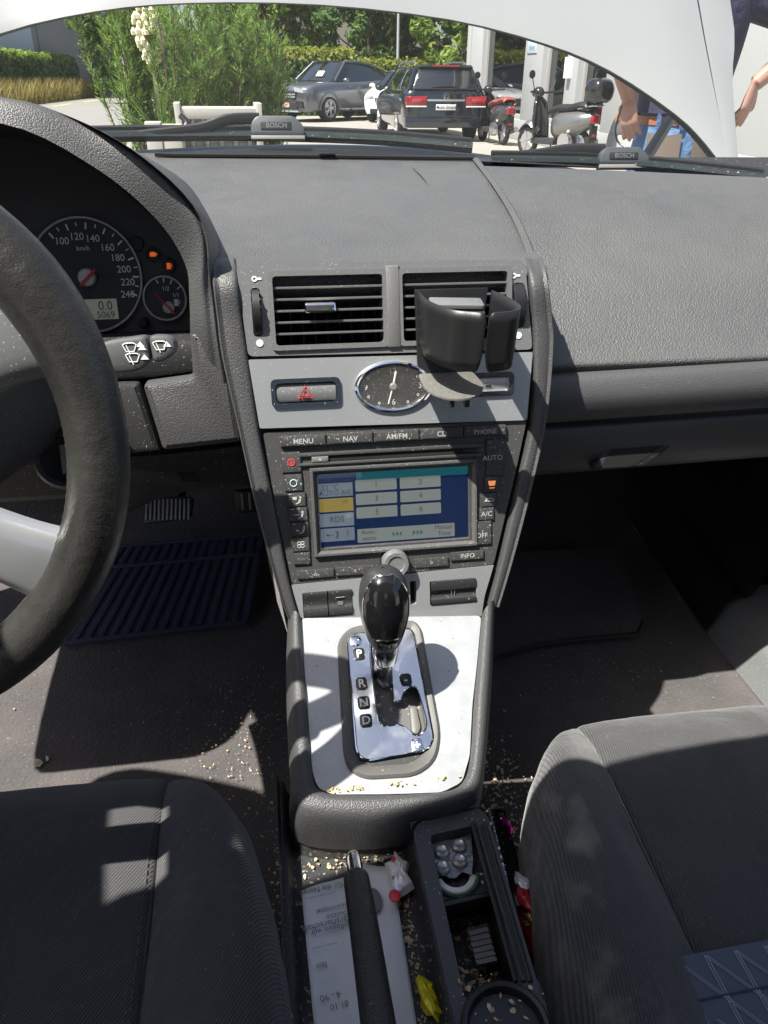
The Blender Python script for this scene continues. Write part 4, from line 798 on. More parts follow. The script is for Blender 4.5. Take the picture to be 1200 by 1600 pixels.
b = MB(); q = [Vector(p) for p in LO]; b.grid([[FT.p(p.x, p.y, 0) for p in q[2:5]], [FT.p(p.x+.004, p.y, -.02) for p in q[2:5]], [Vector((p.x+.012, p.y, .28)) for p in q[2:5]]]); b.build('ledge_side', m_carpet, tt)
b = MB(); b.loft([[FT.p(LO[0][0]-.001, LO[0][1], .0), FT.p(LO[1][0], LO[1][1]+.002, .001), FT.p(LO[2][0], LO[2][1]+.002, .001)], [FT.p(LO[0][0]-.001, LO[0][1]+.02, .004), FT.p(LO[1][0], LO[1][1]+.022, .006), FT.p(LO[2][0]+.003, LO[2][1]+.022, .006)], [FT.p(LO[0][0]-.001, LO[0][1]+.04, .02), FT.p(LO[1][0], LO[1][1]+.045, .02), FT.p(LO[2][0]+.003, LO[2][1]+.045, .02)]], 2, 3); b.build('ledge_nose', m_lite, tt)
hq = rpoly(HO, .006); b = MB(); b.grid([[FT.p(p.x, p.y, -.012) for p in hq], [FT.p(p.x, p.y, -.06) for p in hq]], cu=True); b.build('compartment_wall', m_black, tt)
b = MB(); b.prism(FT, HO, -.065, -.058); b.build('compartment_floor', mat('crumb floor', (.018, .017, .016), .7, dust=[(120, (.3, .2, .11), .58, .68), (400, (.45, .4, .32), .66, .72)]), tt)
b = MB(); b.prism(FT, pp(FT, [(674, 1309), (741, 1294), (768, 1395), (690, 1410)], -.025), -.03, -.022, .001, .002); sh_ = b.build('shelf', mat('shelf plastic', (.028, .03, .038), .5, dust=[(200, (.45, .4, .32), .69, .73)]), tt)
b = MB(); b.prism(FT, pp(FT, [(688, 1408), (768, 1391), (771, 1401), (691, 1420)], -.018), -.03, -.016, .003, .003); b.build('shelf_lip', m_black, tt)
for k, (u0, u1) in enumerate(((738, 806), (747, 818), (757, 829))):
    p0 = onZ(u0, 1287, .585); p1 = onZ(u1, 1534, .585); b = MB(); b.tube([p0, p1], .0022, 6); b.build('slide_rail', m_black if k != 1 else m_dark, tt)
for k in range(6):
    p0 = onZ(731+k*2.2, 1455+k*9, .545); p1 = onZ(760+k*2.6, 1448+k*9, .545); dv = (p1-p0)
    b = MB(); b.grid([[p0, p1], [p0+Vector((.001, -.0048, .001)), p1+Vector((.001, -.0048, .001))], [p0+Vector((.001, -.005, -.004)), p1+Vector((.001, -.005, -.004))]]); b.build('lighter_rib', m_grey, tt)
p0 = onZ(729, 1452, .543); b = MB(); b.loft([[onZ(728, 1452, .541), onZ(762, 1444, .541)], [onZ(745, 1510, .541), onZ(778, 1502, .541)], [onZ(745, 1510, .52), onZ(778, 1502, .52)]], 1, 1); b.build('lighter_block', m_dark, tt)
p0 = onZ(790, 1612, .585); b = MB(); b.lathe(Fr(p0, (1, 0, 0), (0, 1, 0)), [(.034, 0), (.034, .006), (.032, .008), (.029, .007), (.027, 0), (.025, -.03), (0, -.03)], 40); b.build('cup_ring', m_black, tt)
# ---- handbrake
hb = thing('handbrake_lever', 'black leather handbrake lever with chrome button over the paper slips', 'handbrake', (-.082, .18, .53))
p0 = onZ(556, 1368, .628); p1 = onZ(569, 1450, .640); p2 = onZ(591, 1600, .655); p3 = p2+(p2-p1)*.9
b = MB(); b.tube(crom([p0, p0*.85+p1*.15, p1, p2, p3], 6), [.0078+.0024*min(1, k/5)+.0022*(k/24) for k in range(25)], 20); b.build('grip', m_hbl, hb)
dr = (p0-p1).normalized(); b = MB(); b.lathe(Fr(p0-dr*.002, Vector((1, 0, 0)), dr.cross(Vector((1, 0, 0)))), [(.0068, 0), (.0068, .018), (.0063, .0235), (.0054, .0255), (.004, .0262), (0, .0265)], 22); b.build('button', m_chrome, hb)
b = MB(); b.tube([p3, p3+Vector((0, -.1, -.08))], .012, 10); b.build('lever_root', m_black, hb)

# ---- papers, wrappers, crumbs
m_paper = mat('matt paper', (.62, .64, .68), .7, vary=[(30, (.55, .57, .62), .45, .7)]); m_ink = mat('grey ink', (.16, .17, .19), .7)
pap = thing('paper_leaflet', 'crumpled pale leaflet with upside down print under the handbrake', 'leaflet', (-.09, .35, .53))
def paper(q, z0, crease, name, parent, m=m_paper):
    A, B, C_, D = [onZ(*p, z0) for p in q]; rows = []
    r2 = random.Random(3)
    for i in range(9):
        f_ = i/8; l = A.lerp(D, f_); r_ = B.lerp(C_, f_)
        rows.append([l.lerp(r_, j/6)+Vector((0, 0, crease*(math.sin(j*1.1+i*.6)+.6*math.sin(i*1.3+1)))) for j in range(7)])
    b = MB(); b.loft(rows, 2, 2); o = b.build(name, m, parent); md = o.modifiers.new('thick', 'SOLIDIFY'); md.thickness = .0003; return o
s1_ = paper([(471, 1393), (560, 1362), (600, 1640), (494, 1640)], .5345, .0016, 'sheet', pap)
s2_ = paper([(545, 1350), (612, 1354), (658, 1640), (576, 1640)], .536, .0014, 'folded_sheet', pap)
for tx, u, v, sz in (('Herz für die Natur', 517, 1385, .0075), ('··············', 502, 1398, .008), ('Gewinnspiel', 520, 1418, .0062), ('Suisse', 526, 1430, .0078), ('Partnerschaft', 511, 1443, .0085), ('pflegen wir', 515, 1451, .0078), ('···········', 507, 1477, .008), ('fan', 503, 1508, .008), ('4.- 90', 516, 1556, .0075), ('01.10', 530, 1570, .007)):
    p = onZ(u, v, .5375); text('print', tx, Fr(p, (-1, -.10, 0), (.10, -1, 0)), 0, 0, .0, sz, m_ink, pap)
p = onZ(582, 1407, .5385); b = MB(); b.lathe(Fr(p, (1, 0, 0), (0, 1, 0)), [(.0125, -.0006), (.0125, .0004), (0, .0004)], 24, .7, 1); b.build('round_print', mat('slate print', (.12, .13, .14), .7), pap)
def crumple(name, label, cat, P, m, r, amp, n=18, extra=None, flat=.5, seed=1):
    r2 = random.Random(seed); b = MB(); rows = []
    for i in range(7):
        ph = -math.pi/2+math.pi*i/6
        rows.append([Vector((r[0]*math.cos(ph)*math.cos(2*math.pi*k/n), r[1]*math.cos(ph)*math.sin(2*math.pi*k/n), r[2]*math.sin(ph)*flat))*(1+r2.uniform(-amp, amp)) for k in range(n)])
    rot = Matrix.Rotation(extra or 0, 3, 'Z'); b.grid([[P+rot@v for v in r_] for r_ in rows], cu=True)
    o = b.build(name, m, None, smooth=12); o.location = (0, 0, 0); tag(o, label, cat); return o
m_foil = mat('crinkled foil', (.75, .75, .77), .22, metal=.85, bump=[('noise', 160, .7)]); m_wfoil = mat('white sweet foil', (.78, .76, .78), .3, metal=.2, bump=[('noise', 200, .5)])
P = onZ(625, 1370, .540); st_ = [onZ(u, v, .542) for u, v in ((616, 1330), (627, 1345), (640, 1350), (636, 1368), (648, 1388), (634, 1398), (620, 1406), (612, 1398), (610, 1375), (601, 1350), (613, 1347))]
cen = sum(st_, Vector())/len(st_); rows = [st_, [p*.8+cen*.2+Vector((0, 0, .007)) for p in st_], [p*.4+cen*.6+Vector((0, 0, .009+.002*(k % 2))) for k, p in enumerate(st_)], [cen+Vector((0, 0, .009)) for p in st_]]
wrp = thing('sweet_wrapper', 'white foil sweet wrapper with red and pink spots on the tray', 'wrapper', cen)
b = MB(); b.grid(rows, cu=True); b.build('foil', m_wfoil, wrp, smooth=15)
for u, v, c_, r_ in ((619, 1345, (.6, .04, .08), .0065), (630, 1360, (.6, .08, .4), .0045), (624, 1384, (.55, .5, .75), .005), (617, 1399, (.6, .03, .05), .007), (616, 1371, (.3, .3, .34), .003)):
    p = onZ(u, v, .5495); b = MB(); b.ball(p-Vector((0,0,.001)), r_*.8, r_*.95, .0016); b.build('spot', mat('wrapper spot', c_, .35), wrp)
crumple('sweet_wrapper', 'crumpled yellow wrapper on the tray beside the compartment', 'wrapper', onZ(671, 1561, .538), mat('yellow foil', (.7, .62, .02), .3, metal=.2, bump=[('noise', 200, .5)]), (.0075, .017, .008), .3, 12, .25, .8, 5)
crumple('sweet_wrapper', 'shiny red foil wrapper beside the passenger seat bolster', 'wrapper', onZ(836, 1470, .50), mat('red foil', (.45, .01, .03), .2, metal=.6, bump=[('noise', 180, .8)]), (.010, .036, .01), .22, 14, .10, .9, 6)
crumple('sweet_wrapper', 'small gold foil scrap above the red wrapper by the seat', 'wrapper', onZ(829, 1437, .51), mat('gold foil', (.6, .42, .12), .22, metal=.9, bump=[('noise', 200, .9)]), (.007, .008, .006), .3, 12, 0, .9, 7)
crumple('sweet_wrapper', 'red and white wrapper end wedged beside the passenger seat', 'wrapper', onZ(821, 1405, .515), mat('dark red wrapper', (.42, .005, .03), .35), (.007, .013, .004), .15, 12, .2, .9, 8)
crumple('sweet_wrapper', 'white torn wrapper tip wedged beside the passenger seat', 'wrapper', onZ(815, 1377, .515), m_wfoil, (.006, .012, .004), .25, 12, .3, .9, 9)
crumple('sweet_wrapper', 'pink foil scrap at the front of the seat gap', 'wrapper', onZ(790, 1287, .50), mat('pink foil', (.5, .02, .3), .2, metal=.7), (.004, .013, .006), .25, 12, .25, .9, 10)
crumple('sweet_wrapper', 'clear crumpled wrapper low beside the seat near the cup ring', 'wrapper', onZ(853, 1570, .50), mat('grey film', (.28, .3, .32), .25, bump=[('noise', 150, .9)]), (.012, .022, .008), .3, 14, .1, .9, 11)
# blister pack
bp_ = thing('blister_pack', 'torn silver blister pack with four empty bubbles in the compartment', 'blister pack', onZ(708, 1340, .565))
BQ = [onZ(u, v, .571) for u, v in ((671, 1318), (694, 1303), (706, 1312), (736, 1304), (739, 1345), (737, 1367), (722, 1362), (712, 1372), (703, 1372), (692, 1366), (682, 1370))]
FBp = Fr((0, 0, .571), (1, 0, 0), (0, 1, 0)); b = MB(); b.prism(FBp, [(p.x, p.y) for p in BQ], -.0006, 0); b.build('foil_card', mat('dull blister foil', (.22, .225, .24), .3, metal=.6, bump=[('noise', 120, .4)]), bp_)
for u, v in ((690, 1332), (717, 1323), (691, 1357), (718, 1347)):
    p = onZ(u, v, .5715); b = MB(); b.lathe(Fr(p, (1, 0, 0), (0, 1, 0)), [(.0075, 0), (.0068, .0035), (.0045, .005), (.003, .0042), (0, .0035)], 20); b.build('bubble', mat('blister bubble', (.3, .31, .33), .25, metal=.6), bp_)
for q in (((678, 1347), (737, 1334)), ((703, 1316), (706, 1370))):
    b = MB(); b.tube([onZ(*q[0], .5722), onZ(*q[1], .5722)], .0005, 5); b.build('perforation', m_foil, bp_)
pr_ = thing('plastic_ring', 'broken white and green plastic ring under the blister pack', 'ring', onZ(710, 1385, .562))
for nm, rr_, m_, dz in (('white_band', .0165, mat('white plastic', (.6, .62, .6), .4), .003), ('green_band', .0195, mat('green plastic', (.09, .17, .12), .4), 0)):
    c_ = onZ(711, 1366, .563+dz); b = MB(); b.tube([c_+Vector((rr_*math.cos(R(a)), rr_*math.sin(R(a)), 0)) for a in range(195, 346, 10)], .0024, 8, e=1.3); b.build(nm, m_, pr_)
# seat rail beside the tunnel
sr = thing('seat_rail', 'black metal seat rail with pale edge beside the passenger seat', 'seat rail', onZ(800, 1330, .42))
A_ = onZ(789, 1262, .455); B_ = onZ(826, 1400, .455); dvec = (B_-A_).normalized(); FR_ = Fr(A_, dvec, Vector((0, 0, 1)).cross(dvec))
b = MB(); b.box(FR_, 0, .5, -.018, .0, -.04, 0, .002); b.build('channel', m_gloss, sr)
b = MB(); b.box(FR_, .0, .5, -.021, -.018, -.03, .002, .0005); b.build('edge', m_foil, sr)
# crumbs
def flakes(name, label, spots, m, parent=None):
    b = MB(); r2 = random.Random(11)
    for (c0, dx, dy, z, n, smin, smax) in spots:
        for _ in range(n):
            p = Vector((c0[0]+r2.gauss(0, dx), c0[1]+r2.gauss(0, dy), z+r2.uniform(0, .002))); s = smin*.6+(smax-smin*.6)*r2.random()**2.2; a = r2.uniform(0, 6.28); e = r2.uniform(.35, 1)
            N_ = r2.choice((4, 5, 6)); top = []; bot = []
            tilt = Vector((r2.uniform(-.5, .5), r2.uniform(-.5, .5), 0))
            for k in range(N_):
                q = Vector((s*math.cos(6.283*k/N_)*r2.uniform(.7, 1.2), s*e*math.sin(6.283*k/N_)*r2.uniform(.7, 1.2), 0)); q = Matrix.Rotation(a, 3, 'Z')@q; q.z = q.dot(tilt)
                top.append(p+q+Vector((0, 0, s*.14+.0003))); bot.append(p+q)
            i0 = len(b.v); b.v += [tuple(x) for x in top+bot]; b.f.append(tuple(i0+k for k in range(N_)))
            for k in range(N_): b.f.append((i0+k, i0+N_+k, i0+N_+(k+1) % N_, i0+(k+1) % N_))
    o = b.build(name, m, parent, smooth=0); o['kind'] = 'stuff'; o['label'] = label; o['category'] = 'crumbs'; return o
def isl(name, cs):
    m = mat(name, cs[0], .7); n = m.node_tree.nodes; g = n.new('ShaderNodeNewGeometry'); cr = n.new('ShaderNodeValToRGB'); m.node_tree.links.new(g.outputs['Random Per Island'], cr.inputs[0])
    cr.color_ramp.elements[0].color = (*cs[0], 1); cr.color_ramp.elements[1].color = (*cs[-1], 1)
    for i, c in enumerate(cs[1:-1]): e = cr.color_ramp.elements.new((i+1)/(len(cs)-1)); e.color = (*c, 1)
    m.node_tree.links.new(cr.outputs[0], n['Principled BSDF'].inputs['Base Color']); return m
m_crumb = isl('dry crumbs', [(.5, .42, .28), (.32, .2, .09), (.6, .55, .42), (.42, .3, .16), (.55, .48, .34)])
def oz(u, v, z): p = onZ(u, v, z); return (p.x, p.y)
flakes('crumbs', 'bread and biscuit crumbs in the tunnel tray', [(oz(645, 1430, .53), .009, .05, .5285, 420, .0004, .0022), (oz(655, 1560, .53), .009, .04, .5285, 260, .0004, .0022), (oz(560, 1450, .53), .04, .09, .5285, 160, .0003, .0012), (oz(555, 1335, .53), .022, .008, .529, 160, .0005, .003), (oz(500, 1350, .53), .012, .01, .529, 18, .0008, .0022), (oz(640, 1450, .53), .004, .02, .5285, 8, .002, .0045), (oz(490, 1320, .53), .01, .02, .53, 25, .0005, .0015),
    (oz(745, 1380, .556), .012, .01, .561, 22, .001, .0028), (oz(740, 1525, .53), .016, .014, .5255, 60, .001, .004), (oz(770, 1560, .585), .02, .008, .5845, 45, .0008, .003), (oz(755, 1280, .589), .01, .006, .589, 14, .0006, .002)], m_crumb)
flakes('crumbs', 'crumbs caught along the lower edge of the silver panel', [((FG.p(x, .001, 0).x, FG.p(x, .001, 0).y), .007, .0016, FG.p(x, .001, 0).z+.001, n, .0004, .0024) for x, n in ((-.088, 20), (-.066, 34), (-.035, 8), (-.025, 12), (.015, 6), (.035, 5))], isl('stale crumbs', [(.55, .36, .1), (.45, .27, .07), (.6, .48, .25), (.5, .4, .2)]))
flakes('crumbs', 'pale crumbs and flakes on the carpet by the passenger seat', [(oz(790, 1170, .36), .03, .06, .275, 420, .0006, .004), (oz(800, 1240, .40), .02, .05, .275, 260, .0006, .005), (oz(900, 1060, .27), .12, .05, .274, 150, .0006, .0018), (oz(850, 980, .28), .13, .12, .278, 120, .0005, .0016)], m_crumb)
flakes('crumbs', 'pale crumbs and flakes on the carpet by the driver seat', [(oz(390, 1180, .27), .05, .09, .274, 520, .0004, .0022), (oz(330, 1080, .27), .08, .07, .275, 260, .0004, .0014), (oz(430, 1290, .4), .012, .05, .275, 200, .0006, .003), (oz(130, 1020, .28), .05, .03, .278, 30, .0006, .002), (oz(68, 1195, .27), .01, .005, .275, 3, .006, .008), (oz(40, 1110, .27), .01, .005, .275, 1, .005, .006)], m_crumb)
for o in COL.objects:
    pass
# ---- cup holder clipped on the vent
cup = thing('cup_holder', 'black plastic cup holder clipped onto the passenger side vent', 'cup holder', (.066, .70, .93))
def wall(path, z0, z1, taper, name, m=m_cup, rnd_=0):
    rows = []; P = crom(path, 5); n = len(P)
    ctr_ = Vector((.066, .715, 0))
    for f_ in lin(0, 1, 7):
        L_ = []
        for k, p in enumerate(P):
            e = min(k, n-1-k)/n; zt = z1(k/(n-1)) if callable(z1) else z1; zb = z0(k/(n-1)) if callable(z0) else z0
            z = zb+(zt-zb)*f_; sc_ = 1-taper*(1-f_); L_.append(Vector((ctr_.x+(p.x-ctr_.x)*sc_, ctr_.y+(p.y-ctr_.y)*sc_, z)))
        rows.append(L_)
    b = MB(); b.grid(rows); o = b.build(name, m, cup); md = o.modifiers.new('thick', 'SOLIDIFY'); md.thickness = .0022; md.offset = 0; return o
zt_ = 1.0155
wall([(.0289, .765, 0), (.0284, .7387, 0), (.031, .7136, 0), (.045, .684, 0), (.0635, .673, 0), (.0745, .6675, 0)], lambda k: .958+.02*max(0, (k-.88)/.12)**2, lambda k: zt_-.008*max(0, (k-.9)/.1)**2, .06, 'left_arm')
wall([(.103, .752, 0), (.111, .719, 0), (.1127, .69, 0), (.103, .6735, 0), (.086, .669, 0), (.077, .6675, 0)], lambda k: .958+.02*max(0, (k-.85)/.15)**2, lambda k: zt_-.008*max(0, (k-.88)/.12)**2, .06, 'right_arm')
FBk = Fr((.066, .7515, .93), (1, 0, 0), (0, .27, 1)); b = MB(); b.prism(FBk, [(-.037, -.006), (.024, -.006), (.039, .086), (-.039, .086)], -.002, .001, .0005, .002); b.build('back_plate', m_cup, cup)
b = MB(); b.prism(Fr((0, 0, .9305), (1, 0, 0), (0, 1, 0)), [(.029, .752), (.0275, .7104), (.033, .692), (.045, .678), (.0574, .6745), (.07, .678), (.082, .690), (.0905, .7118), (.0885, .752)], -.0025, 0, .0008, .006); b.build('base', mat('dusty black plastic', (.10, .096, .088), .6, dust=[(500, (.2, .19, .17), .5, .8)]), cup)
for (x0, y0) in ((.05, .683), (.065, .682)): b = MB(); b.box(WF((x0, y0, .928)), -.0022, .0022, -.004, .004, -.008, 0, .001); b.build('base_peg', m_cup, cup)
b = MB(); b.prism(Fr((.066, .745, 1.005), (1, -.05, -.03), (0, 1, .1)), rect(-.028, .026, -.01, .012), -.002, .002, .001, .003); b.build('vent_clip', m_grey, cup)
b = MB(); b.prism(Fr((.07, .738, .999), (1, -.05, -.03), (0, 1, .1)), rect(-.012, .022, -.008, .006), -.001, .001, .0005, .002); b.build('vent_clip', m_dark, cup)

# ================================================================== seats
m_seat = twill('black ribbed seat cloth', (.034, .034, .036), (.072, .072, .075), 130, R(35)); m_seat2 = twill('dark seat centre cloth', (.024, .024, .025), (.04, .04, .041), 200, R(55), .35)
m_seatw = twill('worn passenger cloth', (.036, .036, .038), (.075, .075, .08), 130, R(8), .5, dirt=[(26, (.15, .145, .13), .50, .72, (.105, .030)), (9, (.045, .044, .042), .5, .8, None)])
def seat(name, label, xc, yf, z0, hw, sm, inner, mats):
    st_ = thing(name, label, 'seat', (xc, .25, .27), 'front seats')
    xs = [(-1.0, -.25), (-1.01, -.10), (-.985, -.02), (-.92, .022), (-.82, .034), (-.70, .026), (-.60, .008), (-.565, .0), (-.552, -.003), (-.54, -.0005), (-.50, .002), (-.3, .006), (0, .007)]
    xs = xs+[(-a, c) for a, c in reversed(xs[:-1])]
    ys = [(0.0, -.28), (.035, -.24), (.055, -.15), (.055, -.07), (.04, -.02), (.012, .001), (-.03, .008), (-.09, .007), (-.18, .0), (-.30, -.01), (-.45, -.03), (-.6, -.05)]
    rows = []
    for (dy, dz) in ys:
        L_ = []
        for (a, c) in xs:
            e = abs(a); cut = max(0, (e-.5)/.5); fr_ = 1 if dy < -.05 else max(0, (-.05-dy+.11)/.11) if dy < .06 else 0
            back = .075*cut**1.5*(1 if dy > -.2 else max(0, 1-(-.2-dy)/.2))
            w_ = hw*(1-.16*max(0, (dy+.12)/.18) if dy > -.12 else 1)
            ww = a*(hw if e < .56 else hw+(w_-hw)*min(1, (e-.56)/.35))
            L_.append((xc+ww, yf+dy-.055-back, z0+dz+(c if e < .56 else c*(.35+.65*fr_) if c > 0 else c)))
        rows.append(L_)
    b = MB(); b.loft(rows, 7, 6); cu_ = b.build('cushion', mats[0], st_, smooth=60)
    for nm_, sz_, am_ in (('sag', .16, .010), ('wrinkle', .045, .0028)):
        tx_ = bpy.data.textures.new(nm_, 'CLOUDS'); tx_.noise_scale = sz_; dm = cu_.modifiers.new(nm_, 'DISPLACE'); dm.texture = tx_; dm.strength = am_; dm.mid_level = .5; dm.texture_coords = 'LOCAL'
    b = MB(); b.loft([[(xc+hw*a, y, z) for a in (-.95, -.7, -.55, 0, .55, .7, .95)] for (y, z) in ((-.10, z0+.0), (-.16, z0+.1), (-.24, z0+.35), (-.30, z0+.62), (-.36, z0+.64), (-.40, z0+.4), (-.35, z0-.1))], 3, 2); b.build('backrest', mats[0], st_)
    b = MB(); b.box(WF((xc, .25, .27)), -hw*.8, hw*.8, -.3, .2, 0, .12); b.build('base_frame', m_black, st_)
    for sg in (-1, 1):
        P = [(xc+sg*.552*hw+sg*.0, yf+dy-.055-.075*.02, z0+dz-.004) for (dy, dz) in ys[4:]]
        b = MB(); b.tube(crom(P, 4), .0016, 6); b.build('seam', m_black, st_)
        Q_ = crom(P, 10); b = MB()
        for k in range(len(Q_)-1): b.tube([Q_[k]+Vector((-sg*.006, 0, .0055)), Q_[k].lerp(Q_[k+1], .6)+Vector((-sg*.006, 0, .0055))], .0004, 4)
        b.build('stitching', mat('grey thread', (.09, .09, .095), .8), st_)
    return st_
seat('driver_seat', 'black cloth driver seat cushion with raised bolster at lower left', -.402, .585, .585, .266, None, 1, (m_seat,))
ps = seat('passenger_seat', 'worn black cloth passenger seat with blue quilted insert at lower right', .327, .595, .585, .252, None, -1, (m_seatw,))
# quilted insert on the passenger seat
zq = .5915; qa = onZ(1058, 1507, zq); qb = onZ(1200, 1474, zq)
b = MB(); rows = []
for i in range(7):
    y = .308-i*.05; rows.append([(qa.x-.004+j*.05, y+(j*.05)*.03, zq+.0015-.006*i*.5-.002*i) for j in range(7)])
def qz(x, y): return zq+.0022-(.308-y)/.05*.005
b.loft(rows, 2, 2); ins = b.build('quilted_insert', mat('blue grey quilted cloth', (.075, .09, .13), .85, bump=[('noise', 800, .5)], sheen=.2), ps)
m_st = mat('pale blue stitch', (.26, .31, .40), .8)
x0 = qa.x-.002
for k in range(-10, 11):
    for dx in (.0, .0022):
        pts = []
        for j in range(14):
            y = .306-j*.022; x = x0+k*.026+(.306-y)*.87+dx
            if x0 <= x <= x0+.29: pts.append((x, y, qz(x, y)))
        if len(pts) > 1: b = MB(); b.tube(pts, .0005, 4); b.build('stitch_line', m_st, ins)
for k in range(11):
    for dx in (.0, .0022):
        x = x0+k*.026+dx; b = MB(); b.tube([(x+.02*j/8, .306-j*.035, qz(x, .306-j*.035)) for j in range(9)], .0005, 4); b.build('stitch_line', m_st, ins)
for k in range(8):
    y = .306-.03-k*.03; b = MB(); b.tube([(x0+j*.05, y+j*.05*.03, qz(x0+j*.05, y)+.0004) for j in range(6)], .0008, 4); b.build('stitch_line', mat('navy seam', (.05, .06, .085), .8), ins)

# ================================================================== footwells
def mat_ribbed(name, label, quad, z0, nrib, m):
    A, B, C_, D = [onZ(u, v, z) for (u, v), z in zip(quad, z0)]
    o = thing(name, label, 'floor mat', (A+B+C_+D)/4)
    b = MB(); up_ = Vector((0, 0, .004)); b.grid([[A+up_, B+up_], [D+up_, C_+up_]]); b.grid([[A+up_, B+up_, C_+up_, D+up_, A+up_], [A, B, C_, D, A]]); b.build('sheet', m, o)
    for k in range(nrib+1):
        f_ = k/nrib; p0 = A.lerp(B, f_); p1 = D.lerp(C_, f_); b = MB(); b.tube([p0+up_*1.05, p1+up_*1.05], .003, 6, e=2.2); b.build('rib', m, o)
    for f_ in (0, .24, 1):
        p0 = A.lerp(D, f_); p1 = B.lerp(C_, f_); b = MB(); b.tube([p0+up_*1.8, p1+up_*1.8], .0045, 6); b.build('cross_rib', m, o)
    return o
mat_ribbed('floor_mat', 'ribbed navy rubber mat in the driver footwell', [(192, 857), (410, 839), (384, 977), (95, 1010)], [.36, .36, .295, .295], 15, m_rubber)
pm = thing('floor_mat', 'black carpet mat in the passenger footwell', 'floor mat', (.35, 1.1, .3))
Q = [onZ(700, 870, .335), onZ(965, 860, .335), onZ(1003, 975, .302), onZ(995, 992, .299), onZ(900, 1000, .297), onZ(840, 1008, .297), onZ(775, 1026, .294), onZ(740, 1040, .29)]
b = MB(); b.v = [tuple(p+Vector((0, 0, .006))) for p in Q]+[tuple(p-Vector((0, 0, .002))) for p in Q]; n = len(Q); b.f = [tuple(range(n))]+[(i, (i+1) % n, n+(i+1) % n, n+i) for i in range(n)]; b.build('pile', m_carpet, pm)
b = MB(); b.tube([p+Vector((0, 0, .005)) for p in Q[2:]], .003, 6); b.build('binding', m_black, pm)
def pedal(name, label, q, z, ribs):
    A, B, C_, D = [onZ(u, v, zz) for (u, v), zz in zip(q, z)]; o = thing(name, label, 'pedal', (C_+D)/2)
    nrm = (B-A).cross(D-A).normalized(); nrm = nrm if nrm.z > 0 else -nrm
    F = Fr((A+B+C_+D)/4, B-A, (A+B-C_-D)); P = [((p-F.o).dot(F.ex), (p-F.o).dot(F.ey)) for p in (A, B, C_, D)]
    b = MB(); b.prism(F, P, -.012, 0, .003, .01); b.build('pad', m_black, o)
    x0 = min(p[0] for p in P); x1 = max(p[0] for p in P); y0 = min(p[1] for p in P); y1 = max(p[1] for p in P)
    for k in range(ribs): x = x0+(x1-x0)*(k+1)/(ribs+1); b = MB(); b.box(F, x-.0022, x+.0022, y0+.008, y1-.004, 0, .0025, .001); b.build('rib', m_rubber if False else m_grey, o)
    b = MB(); b.tube([F.p(0, 0, -.01), F.p(0, .04, -.10), F.p(0, .2, -.16)], .008, 8); b.build('arm', m_black, o)
pedal('brake_pedal', 'ribbed black brake pedal below the column cover', [(238, 776), (302, 776), (299, 810), (220, 818)], [.47, .47, .43, .43], 11)
pedal('accelerator_pedal', 'black accelerator pedal partly behind the stack bolster', [(366, 768), (412, 766), (415, 800), (369, 803)], [.47, .47, .42, .42], 3)
# photographer at the open driver's door; unseen torso and arms added for shade
per = thing('person', 'person in navy clothes leaning in, knee showing at bottom left, unseen torso added for shade', 'person', (-.9, .15, 0))
V = [(-.97, .22, .93), (-.88, .23, 1.08), (-.78, .25, 1.22), (-.68, .22, 1.33), (-.60, .20, .665), (-.80, .0, .60), (-1.0, .25, .45), (-1.02, .25, .06), (-.72, .02, 1.33), (-.52, -.10, 1.10), (-.24, -.08, 1.16), (-.78, .52, 1.32), (-.84, .64, 1.12), (-.66, .58, 1.02)]
Ed = [(0, 1), (1, 2), (2, 3), (0, 4), (4, 5), (0, 6), (6, 7), (2, 8), (8, 9), (9, 10), (2, 11), (11, 12), (12, 13)]
Ra = [.18, .20, .22, .09, .07, .055, .08, .05, .10, .055, .036, .10, .055, .036]
me = bpy.data.meshes.new('body'); me.from_pydata(V, Ed, []); ob = bpy.data.objects.new('body', me); COL.objects.link(ob); par(ob, per); me.materials.append(mat('navy work cloth', (.016, .018, .045), .9, bump=[('noise', 60, .5), ('noise', 900, .4)]))
ob.modifiers.new('skin', 'SKIN'); ob.modifiers.new('sub', 'SUBSURF').render_levels = 2
for i, r_ in enumerate(Ra): me.skin_vertices[0].data[i].radius = (r_, r_)
me.skin_vertices[0].data[0].use_root = True
b = MB(); b.ball((-.60, .20, 1.335), .085, .075, .11, 18, 12); b.build('head', mat('face skin', (.45, .26, .19), .5), per)
# ================================================================== outside
m_conc = mat('pale forecourt concrete', (.27, .255, .225), .85, vary=[(.35, (.23, .215, .195), .4, .7), (6, (.3, .28, .25), .5, .8)], bump=[('noise', 40, .2)])  # pale beige is the concrete's own colour, mottled by noise
m_road = mat('pale road asphalt', (.2, .196, .185), .85, vary=[(.5, (.21, .205, .195), .4, .7)], bump=[('noise', 60, .3)])
b = MB(); b.grid([[(-250, -60, 0), (250, -60, 0)], [(-250, 400, 0), (250, 400, 0)]]); struct(b.build('ground', m_conc))
b = MB(); b.loft([[(-10.4, -20, .004), (-3.4, -20, .004)], [(-10.4, 20, .004), (-3.4, 20, .004)], [(-10.6, 60, .004), (-3.6, 60, .004)], [(-14, 120, .004), (-6.5, 120, .004)]], 6, 1); road = struct(b.build('road', m_road))
m_line = mat('yellow road paint', (.62, .47, .12), .7)
for k in range(8):
    y = 18+k*7.5; b = MB(); b.box(WF((-9.2, y, .008)), -.09, .09, 0, 4.2, 0, .002); b.build('road_dash', m_line, road)
b = MB(); b.loft([[(-60, y, .012), (-30, y, .02), (-10.5, y, .012)] for y in (-20, 40, 130)], 2, 2); struct(b.build('verge', mat('verge grass ground', (.11, .12, .03), .95, vary=[(.8, (.2, .16, .06), .45, .65)])))
